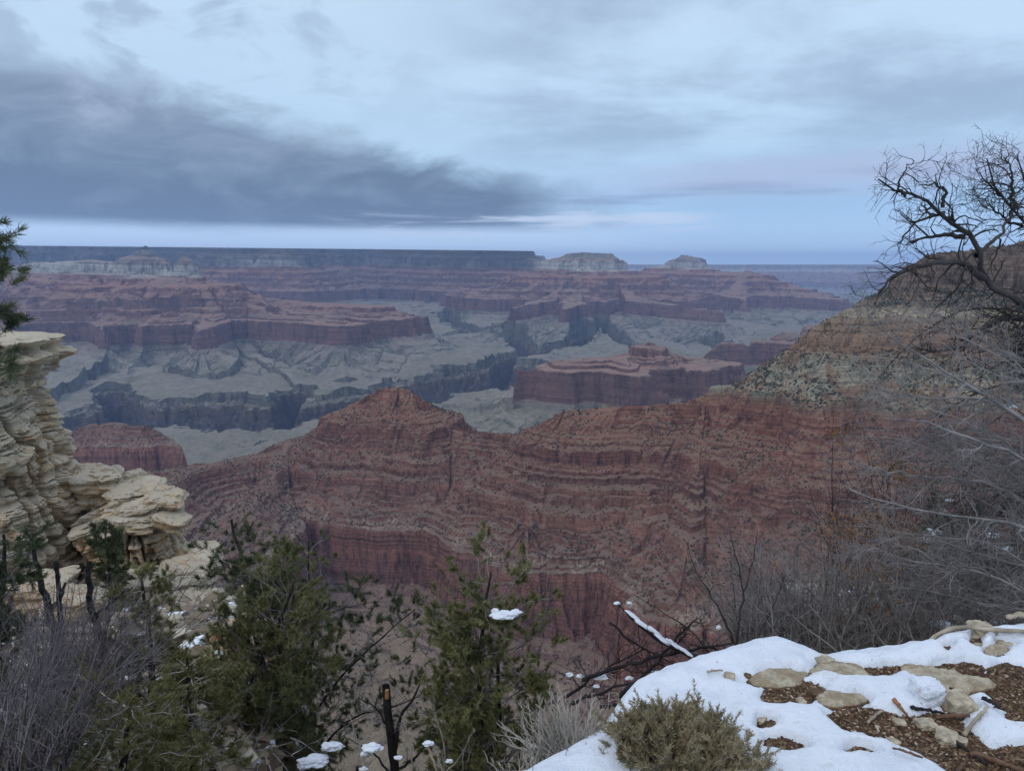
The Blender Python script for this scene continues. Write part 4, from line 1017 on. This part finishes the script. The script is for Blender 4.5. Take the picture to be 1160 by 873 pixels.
def thicket(name, px, n, Yr, r, mat, q, label, spec, hpx, group=None, lean=0.0, cat='bush', spreadx=1.0):
    """px: (u0,u1,vbase); stems rising hpx pixels"""
    u0, u1, vb = px; paths = []
    for i in range(n):
        u = u0+(u1-u0)*q.rand(); Y = Yr[0]+(Yr[1]-Yr[0])*q.rand(); h = hpx*(0.55+.6*q.rand())
        du = q.normal()*h*.28*spreadx+lean*h
        paths.append(([(u, vb+10*q.rand(), Y), (u+du*.35+q.normal()*9, vb-h*.5, Y+q.normal()*.2), (u+du, vb-h, Y+q.normal()*.3)], r*(.6+.8*q.rand()), r*.25))
    return bare(name, paths, ((u0+u1)/2, vb), sum(Yr)/2, mat, spec, q, label, cat, group, 4)
TH = [dict(n=10, L=.30, ang=48, wig=.30, r=.004, seg=6, rmin=.0018), dict(n=10, L=.14, ang=50, wig=.3, seg=4, rmin=.0012)]
GT = 'bare thickets along the rim'
thicket('bare_shrub', (840,940,790), 150, (5.2,6.4), .008, M_GREY, Q_(31), 'dense purple grey thicket rising behind the crest of the snowy ledge', TH, 165, GT)
thicket('bare_shrub', (925,1065,790), 150, (5.4,7.0), .008, M_GREY, Q_(32), 'tangled grey thicket behind the ledge, under the pale arching branches', TH, 150, GT)
thicket('bare_shrub', (1035,1185,760), 130, (6.0,8.5), .008, M_GREY, Q_(33), 'tall tangled grey thicket at the right edge behind the deadwood log', TH, 210, GT)
thicket('bare_shrub', (930,1175,700), 90, (9.0,12.0), .012, M_DARKT, Q_(37), 'darker thicket higher on the bank behind the green juniper', [dict(TH[0], L=.5, n=5), dict(TH[1], L=.25, n=6)], 200, GT)
bare('bare_shrub', [([(838,800,5.0),(836,720,5.0),(842,670,5.0),(838,640,5.0),(828,610,5.0)], .013, .003), ([(842,670,5.0),(852,640,5.1),(858,600,5.1)], .007, .002), ([(838,740,5.0),(815,690,4.9),(790,650,4.9),(775,610,4.9)], .009, .002), ([(838,760,5.0),(870,700,5.2),(890,650,5.2)], .009, .002), ([(830,780,5.0),(790,720,5.0),(750,690,5.0),(715,672,5.0)], .009, .002)],
     (838,800), 5.0, M_DARKT, TH+[dict(n=10, L=.06, ang=40, wig=.2, seg=3, rmin=.001)], Q_(34), 'slender dark shrub with a forked stem at the left end of the thicket', 'bush', GT, 5)
thicket('bare_shrub', (-20,70,900), 90, (4.4,5.6), .009, M_PURP, Q_(35), 'purple grey leafless thicket at the bottom left edge', TH, 190, GT, .25)
thicket('bare_shrub', (35,135,830), 120, (5.8,7.0), .009, M_PURP, Q_(36), 'purple grey leafless thicket before the charred snags', TH, 160, GT, .05)
bare('fallen_brush', [([(640,800,4.6),(690,780,4.6),(750,765,4.5),(810,760,4.4)], .011, .004), ([(660,770,4.6),(720,750,4.5),(790,735,4.5),(830,728,4.4)], .016, .007), ([(700,790,4.4),(740,755,4.5),(770,720,4.6),(790,700,4.6)], .014, .005), ([(680,800,4.5),(730,800,4.4),(770,790,4.3)], .012, .004), ([(690,705,4.8),(720,730,4.7),(760,750,4.6)], .010, .004), ([(640,790,4.8),(680,760,4.7),(730,735,4.7)], .012, .004)],
     (730,800), 4.6, M_CHAR, [dict(TH[0], n=30, L=.34, ang=50), dict(TH[1], n=12)], Q_(38), 'heap of dark fallen branches just beyond the left lip of the snowy ledge', 'brushwood', None, 6)
bare('bare_shrub', [([(470,900,6.0),(466,850,6.0),(455,810,6.0)], .009, .003), ([(500,900,6.0),(505,850,5.9),(490,800,5.9)], .008, .003), ([(420,900,6.2),(410,850,6.2),(395,810,6.2)], .008, .003), ([(480,900,5.8),(520,860,5.8),(535,830,5.8)], .007, .002)],
     (470,900), 6.0, M_PALE, [dict(TH[0], n=12, L=.22, ang=42), dict(TH[1], n=10)], Q_(39), 'pale twiggy bush at the bottom between the burnt snag and the middle pinyon', 'bush', GT, 4)
bare('dead_tree', [([(448,1000,7.5),(447,873,7.5),(442,820,7.5),(437,776,7.5)], .058, .042), ([(446,860,7.5),(452,810,7.5),(470,790,7.5),(480,760,7.5)], .03, .006), ([(444,830,7.5),(425,800,7.6),(405,790,7.6)], .015, .004), ([(447,873,7.5),(470,860,7.5),(492,830,7.5)], .02, .005), ([(446,880,7.5),(420,850,7.5),(390,835,7.5)], .014, .004)],
     (448,1000), 7.5, M_CHAR, [dict(TH[0], n=4, L=.25), dict(TH[1], n=6)], Q_(40), 'burnt broken snag with a bare orange wound at its snapped top', 'dead tree', None, 8, True, M_DARKT)
w_ = stone('bare_wood', at(438.5, 786, 7.41), (.022, .02, .055), mat_plain('orange_wood', (.30, .15, .06), .8, .3, 9), 3, 8, .1); w_.parent = None
o_ = [o for o in COL.objects if o.get('label', '').startswith('burnt broken')][0]; w_.parent = o_; w_.location = np.array(w_.location)-np.array(o_.location)
for q_, pts, lb in ((41, [([(70,760,7.5),(62,715,7.5),(55,690,7.5),(45,650,7.5),(38,622,7.5)], .06, .02), ([(55,690,7.5),(68,680,7.5),(74,660,7.4)], .03, .012)], 'charred snag leaning left above the purple thicket'),
                    (42, [([(78,760,7.2),(70,710,7.2),(67,680,7.2),(66,648,7.2),(63,636,7.2)], .035, .02)], 'short upright charred snag in the middle of three'),
                    (43, [([(120,760,7.6),(112,715,7.6),(103,690,7.6),(100,660,7.6),(101,636,7.6)], .05, .025), ([(108,700,7.6),(128,680,7.6),(150,665,7.6)], .02, .006)], 'thick charred snag nearest the small pinyon')):
    bare('charred_snag', pts, (pts[0][0][0][0], 760), 7.5, M_CHAR, [dict(TH[0], n=2.0, L=.25), dict(TH[1], n=2)], Q_(q_), lb, 'snag', 'charred snags at the left', 7)

# low dense shrubs on the ledge
def dome_shrub(name, c, rad, h, n, mat_s, mat_l, q, label, leaf=True, L=.014, wdt=.0032, nb=9, lean=0):
    org = np.array(c); st = MBuf(); pts, dirs = [], []
    for i in range(n):
        az_ = q.rand()*2*np.pi; e = q.rand()**.6
        d = np.array([math.cos(az_)*e*rad*1.1, math.sin(az_)*e*rad*1.1, h*(1.05-.55*e*e)*(0.8+.3*q.rand())])
        off_ = np.array([(0, 0, 0), (.55, -.25, -.02), (-.5, .35, -.03), (.2, .5, 0)][i % 4])*rad; d = d*(1.0 if i % 4 == 0 else .72)*(0.75+.45*q.rand())
        p0 = org+off_+np.array([math.cos(az_)*rad*.22*q.rand(), math.sin(az_)*rad*.22*q.rand(), -.01])
        LL = np.linalg.norm(d)
        P, _ = walk(q, p0, d+np.array([0, 0, -.1*h]), LL, 8, .13, .06)
        st.tube(P, np.linspace(.0035, .001, len(P)), 3)
        for _ in range(3):
            j = q.randint(4, 9); P2, _ = walk(q, P[min(j, 8)], unit(P[8]-P[5])+rv(q)*.55, LL*.22, 4, .2, .08)
            st.tube(P2, np.linspace(.0018, .0008, len(P2)), 3)
            pts += [P2[k_] for k_ in range(1, 5)]; dirs += [unit(P2[4]-P2[0])]*4
        pts += [P[k_] for k_ in range(5, 9)]; dirs += [unit(P[8]-P[5])]*4
    root = bpy.data.objects.new(name, None); COL.objects.link(root); root.location = org; tag(root, label, 'bush')
    st.obj('stems', mat_s, root, org)
    if leaf:
        V, F = tufts(q, np.array(pts), np.array(dirs), nb, L, wdt, .8)
        b_ = MBuf(); b_.add(V, F); b_.obj('leaves', mat_l, root, org, False)
    return root
c0 = ledge_at(772, 866)
dome_shrub('rim_shrub', (c0[0], c0[1], LZ+.0), .20, .165, 620, M_PALE, M_SAGE, Q_(51), 'dense rounded grey green dry shrub growing at the front of the snowy ledge')
c1 = ledge_at(655, 850); dome_shrub('dry_shrub', (c1[0]-.02, c1[1]+.12, LZ-.10), .20, .20, 190, M_PALE, M_SAGE, Q_(52), 'bleached dry shrub of bent pale stems left of the rounded grey green one', False)
c2 = ledge_at(610, 868); dome_shrub('dry_shrub', (c2[0], c2[1]+.05, LZ-.14), .15, .13, 120, M_PALE, M_SAGE, Q_(53), 'small snow caught dry shrub at the bottom edge of the ledge', False)
# ---------------------------------------------------------------- snow clumps, wood and stones
I3 = ico(4)
def blob(name, u, v, Y, su, sv, q, label, group, tilt=0.0):
    p = at(u, v, Y); s = Y/FPX
    V, F = I3; V = V.copy()
    d = p3(V[:, 0]*1.3+u, V[:, 1]*1.3, V[:, 2]*1.3, int(u) % 60, 2)
    V = V*(1+.55*d[:, None]); V[:, 2] = np.where(V[:, 2] < 0, V[:, 2]*.45, V[:, 2])
    V = V*np.array([su*s*.56, su*s*.35, sv*s*.38])
    if tilt: V[:, 2] -= V[:, 0]*math.tan(R(tilt))
    o = mesh_np(name, V, F, M_SNOW, True, loc=p)
    return tag(o, label, 'snow', group)
q = Q_(61)
SC = [(570,697,7.2,26,13,'snow lump on a bough of the middle pinyon'), (584,693,7.3,12,9,'smaller snow lump right beside the one on the middle pinyon'), (561,692,7.3,10,8,'tiny snow tuft at the left end of the pinyon bough snow'),
 (248,742,7.6,12,15,'snow lump hanging in the olive pinyon foliage'), (376,845,7.0,24,14,'snow lump on the sparse tree at the bottom'), (356,862,6.9,34,16,'long snow pad below left of the snow on the sparse tree'), (345,868,6.9,16,12,'snow bit at the lower left end of the long pad'),
 (422,847,6.0,22,14,'snow lump on the pale twiggy bush beside the burnt snag'), (413,854,6.0,10,8,'little snow crumb under the lump beside the burnt snag'), (451,858,6.1,10,7,'snow crumb low between the burnt snag and pale twigs'), (485,842,5.9,13,9,'snow cap on the tip of the leaning bleached stick'), (383,846,6.2,11,12,'round snow ball left of the burnt snag'), (412,872,6.0,9,12,'snow ball at the bottom edge below the burnt snag'), (509,862,5.8,9,8,'round snow ball right of the leaning stick'),
 (604,846,4.0,9,9,'snow ball left of the bleached dry shrub'), (645,764,4.7,9,8,'leftmost snow bit on the heap of dark branches'), (657,766,4.7,8,7,'second snow bit from the left on the dark heap'), (680,767,4.6,17,8,'oval snow pad on the dark heap'), (713,768,4.5,9,7,'snow bit right of the oval pad on the dark heap'), (676,777,4.6,8,5,'snow crumb below the oval pad'), (742,761,4.5,9,5,'flat snow crumb at the right of the dark heap'),
 (814,711,5.0,6,8,'single snow tuft in the slender dark shrub'), (699,683,4.9,7,6,'highest snow tuft on the snowy fallen log'), (713,683,4.9,6,5,'tiny snow dot beside the highest tuft on the log'),
 (1065,707,6.5,26,8,'snow strip behind the deadwood log'), (1030,712,6.8,16,8,'snow patch in the thicket left of the deadwood log'), (1058,603,9.0,18,12,'upper snow patch in the dark juniper at the right'), (1050,612,9.0,16,14,'snow patch just below the upper one in the juniper'), (1126,607,8.8,14,9,'snow patch right of the dark juniper'), (1076,567,9.4,9,5,'highest small snow fleck above the juniper'), (993,661,8,10,6,'snow fleck at the left of the dark thicket'), (965,671,7.5,12,6,'snow fleck low behind the purple thicket'), (998,678,7.5,9,5,'snow fleck between the two grey thickets'), (1100,690,7.5,20,7,'snow strip in the tall right thicket'), (1140,622,8.6,12,7,'small snow patch at the right edge thicket'), (1147,461,7.5,9,6,'lone snow spot high among the branches at the right edge')]
for u, v, Y, su, sv, lb in SC:
    blob('snow_clump', u, v, Y, su, sv, q, lb, 'snow clumps caught on branches')
# log with snow pads
def log(name, pts, r0, r1, mat, q_, label, cat='log', k_=9, twigs=None):
    org = np.array(pts[0], float) if len(pts[0]) == 3 else None
    P = dens_path(pts, 18); P[1:-1] += q_.normal(size=(16, 3))*r0*.18
    b_ = MBuf(); rr = np.linspace(r0, r1, 18)*(1+.18*q_.normal(size=18)); rr = np.concatenate([[1e-4], rr, [1e-4]])
    P = np.concatenate([P[:1]-(P[1]-P[0])*.02, P, P[-1:]+(P[-1]-P[-2])*.02])
    b_.tube(P, rr, k_)
    if twigs: sprout(q_, b_, P, r0, r1, twigs, 0)
    return tag(b_.obj(name, mat, None, tuple(P[0])), label, cat)
log('fallen_log', [at(700,684,4.9), at(722,706,4.75), at(745,724,4.6), at(775,739,4.45), at(800,748,4.4)], .008, .017, M_CHAR, Q_(62), 'snow striped fallen log slanting down to the ledge from the left', twigs=[dict(TH[0], n=5, L=.2)])
for i, (u, v, su, sv, lb) in enumerate([(717,698,17,6,'uppermost long snow strip on the slanting log'), (729,709,19,7,'snow strip second down the slanting log'), (741,716,17,7,'widest snow pad in the middle of the slanting log'), (752,726,19,6,'snow strip fourth down the slanting log'), (764,731,17,7,'snow hump right of the fourth strip on the slanting log'), (777,739,18,5,'lowest thin snow strip on the slanting log')]):
    blob('snow_clump', u, v-1, 4.72-.06*i, su, sv, q, lb, 'snow clumps caught on branches', 34)
def lp(u, v, dz=.012): return tuple(ledge_at(u, v, dz))
log('deadwood_log', [lp(1038,707,.03), lp(1062,708,.035), lp(1090,716,.03), lp(1120,721,.02), lp(1170,724,.02)], .007, .011, M_DEAD, Q_(63), 'long bleached deadwood branch lying along the back of the ledge')
log('deadwood_log', [lp(1139,703,.04), lp(1155,703,.04), lp(1200,712,.04)], .011, .012, M_DEAD, Q_(64), 'short bleached branch end at the right edge, above the long one')
log('leaning_stick', [at(498,900,5.8), at(493,866,5.85), at(485,846,5.9)], .014, .010, M_DEAD, Q_(65), 'smooth bleached leaning stick with a snow cap, bottom centre', 'stick')
M_WOOD = mat_plain('brown_wood', (.11, .065, .04), .85, .35, 20, None, .003)
M_RED = mat_plain('reddish_wood', (.24, .12, .06), .8, .3, 20, None, .003)
for i, (a, b2, r, mt, lb) in enumerate([((1011,798),(1028,810),.008,M_RED,'reddish brown split wood piece beside the snow block'), ((983,818),(1000,805),.006,M_DEAD,'pale forked twig on the litter left of the reddish wood'), ((992,822),(995,833),.005,M_DEAD,'short pale twig below the forked one'),
   ((1032,803),(1070,805),.007,M_CHAR,'dark stick under the snow block'), ((1060,810),(1098,812),.008,M_WOOD,'flat brown stick right of the snow block'), ((1075,783),(1096,790),.006,M_CHAR,'thin dark twig above the brown stick'),
   ((1092,829),(1118,808),.009,M_DEAD,'grey splintered stick leaning onto the right snow pad'), ((1112,795),(1132,806),.009,M_CHAR,'black curved bark strip on the right snow pad'), ((1080,836),(1118,862),.007,M_CHAR,'long dark stick slanting down the litter'), ((1100,850),(1162,872),.010,M_WOOD,'thick brown stick at the lower right corner'),
   ((1084,876),(1096,858),.007,M_WOOD,'short stick poking from the bottom edge'), ((800,769),(818,767),.005,M_DEAD,'thin pale twig half sunk in snow near the ledge crest'), ((1062,822),(1090,826),.006,M_WOOD,'brown stick lying under the flat one'), ((1044,871),(1010,858),.005,M_WOOD,'thin stick at the snow edge near the bottom')]):
    A_, B_ = np.array(lp(*a, .012+r*.5)), np.array(lp(*b2, .012+r*.5))
    if 'upright' in lb or 'standing' in lb: B_ = A_+np.array([.004, .01, .05])
    log('twig', [tuple(A_), tuple((A_+B_)/2+np.array([0, 0, .004])), tuple(B_)], r, r*.7, mt, Q_(70+i), lb, 'stick', 7)
sb = ledge_at(1054, 795); o = stone('snow_block', (sb[0], sb[1]+.03, sb[2]+.03), (.056, .05, .043), M_SNOW, 31, 40, .3, 0, (.1, .12, .3)); tag(o, 'squarish block of old snow standing up from the ledge', 'snow')
M_LS = mat_plain('ledge_stone', (.36, .31, .23), .9, .3, 30, None, .004)
for i, (u, v, s, lb) in enumerate([(1049,817,.030,'round grey stone in the dark litter below the snow block'), (1073,831,.036,'pale cream stone at the centre of the litter'), (1012,837,.017,'small white pebble at the snow margin'), (1019,815,.018,'tan pebble beside the reddish wood'), (1090,834,.018,'white chip right of the pale cream stone'), (908,790,.016,'pale pebble in the left soil patch'), (826,771,.018,'tan stone in the snow near the dark chip'), (862,811,.018,'cream stone melted out of the left snow'), (1085,797,.05,'cream stone just right of the snow block'), (925,783,.024,'dark brown stone at the right of the left soil patch'), (935,744,.03,'tan stone at the ledge crest'), (1113,712,.05,'cream boulder end under the long deadwood branch'), (846,764,.014,'dark brown chip standing out of the clean snow at the ledge crest')]):
    p = ledge_at(u, v); o = stone('stone', (p[0], p[1], p[2]+s*.2), (s*1.2, s, s*.6), M_WOOD if 'dark brown' in lb else M_LS, 40+i, 16, .3, 0, (0, 0, i)); tag(o, lb, 'stone', 'stones on the ledge')
# litter: wood chips and gravel on the bare soil
q = Q_(80); Vs = {0: MBuf(), 1: MBuf()}
cand = np.argwhere((soil > .02) & (sd < 0) & (rockm < .4))
V8, F8 = RB[8]
sel = cand[q.randint(0, len(cand), 17000)]
IVn = len(IV)
for (i, j) in sel:
    s = .0022+.0065*q.rand()**3; kind = q.randint(2)
    sh = np.array([1.0, .75, .5]) if kind else np.array([1.9, .6, .25])
    a = q.rand()*6.28; M = np.array([[math.cos(a), -math.sin(a), 0], [math.sin(a), math.cos(a), 0], [q.normal()*.25, 0, 1]])
    V = (IV*(1+.3*q.normal(size=(IVn, 1)))*sh*s)@M.T+np.array([gx[j]+q.normal()*.004, gy[i]+q.normal()*.004, gz[i, j]+s*.35])
    Vs[kind].add(V, IF)
m, k, b = mat_new('chips'); info = k.new('ShaderNodeNewGeometry')
rnd = info.outputs['Random Per Island']
k.l.new(k.ramp(rnd, [(0, (.04, .026, .018)), (.45, (.10, .062, .038)), (.75, (.17, .115, .07)), (.93, (.28, .22, .15)), (1, (.42, .36, .28))]), b.inputs['Base Color'])
m2, k2, b2_ = mat_new('bark_chips'); r2_ = k2.new('ShaderNodeNewGeometry').outputs['Random Per Island']
k2.l.new(k2.ramp(r2_, [(0, (.03, .02, .014)), (.5, (.075, .042, .027)), (.8, (.125, .072, .042)), (1, (.24, .17, .11))]), b2_.inputs['Base Color'])
tag(Vs[1].obj('gravel', m, smooth=False), 'small tan gravel spread over the bare soil of the ledge', kind='stuff')
tag(Vs[0].obj('bark_litter', m2, smooth=False), 'dark bark and wood chips covering the bare soil of the ledge', kind='stuff')
# rusty oak leaves still on the thickets
q = Q_(81); L_ = MBuf(); pts = []
for (u, v, Y, n_, su, sv) in [(1025,610,7.5,260,40,20), (985,650,6.5,200,40,14), (1000,700,6.3,320,45,26), (985,585,7.5,120,25,22), (1022,535,7.8,120,18,16), (955,600,7.5,160,30,18), (1040,445,7.9,70,16,6), (950,490,7.9,60,14,8), (930,705,6.2,60,20,14), (1075,650,7.0,120,30,18)]:
    for _ in range(n_): pts.append(at(u+q.normal()*su*.5, v+q.normal()*sv*.5, Y+q.normal()*.3))
V, F = tufts(q, np.array(pts), np.stack([rv(q) for _ in pts]), 3, .03, .014, 1.0)
L_.add(V, F); tag(L_.obj('leaves', M_OAK, smooth=False), 'rusty dead oak leaves clinging in the thicket', kind='stuff')

# rubble and fallen twigs over the banks below the rim
q = Q_(90); rb = MBuf(); tb = MBuf()
nS = 5200
t_ = np.where(q.rand(nS) < .55, -(.30+.42*q.rand(nS)), .36+.38*q.rand(nS)); y_ = np.where(t_ < 0, 4+17*q.rand(nS)**.8, 4+12*q.rand(nS))
x_ = t_*y_; z_ = slope_z(x_, y_)
for i in range(nS):
    s = (.03+.16*q.rand()**3)*(.6+y_[i]/16)
    a = q.rand()*6.28; M = np.array([[math.cos(a), -math.sin(a), 0], [math.sin(a), math.cos(a), 0], [q.normal()*.2, 0, 1]])
    rb.add((IV*(1+.28*q.normal(size=(IVn, 1)))*np.array([1, .8, .5])*s)@M.T+np.array([x_[i], y_[i], z_[i]]), IF)
    if i % 2 == 0:
        d = rv(q)*np.array([1, 1, .35]); p0 = np.array([x_[i]+q.normal()*.2, y_[i]+q.normal()*.2, z_[i]+.03])
        P, _ = walk(q, p0, d, .3+.6*q.rand(), 5, .25, .03); tb.tube(P, np.linspace(.010, .003, 6)*(.5+y_[i]/14), 3)
m3, k3, b3_ = mat_new('rubble_rock'); r3_ = k3.new('ShaderNodeNewGeometry').outputs['Random Per Island']
k3.l.new(k3.ramp(r3_, [(0, (.10, .08, .055)), (.5, (.24, .19, .13)), (.8, (.38, .33, .25)), (.93, (.42, .38, .31)), (.94, (.70, .73, .78)), (1, (.72, .75, .8))]), b3_.inputs['Base Color'])
tag(rb.obj('rubble', m3, smooth=False), 'stony rubble strewn over the banks below the rim', kind='stuff')
tag(tb.obj('twig_litter', M_GREY, smooth=False), 'fallen twigs scattered over the banks below the rim', kind='stuff')
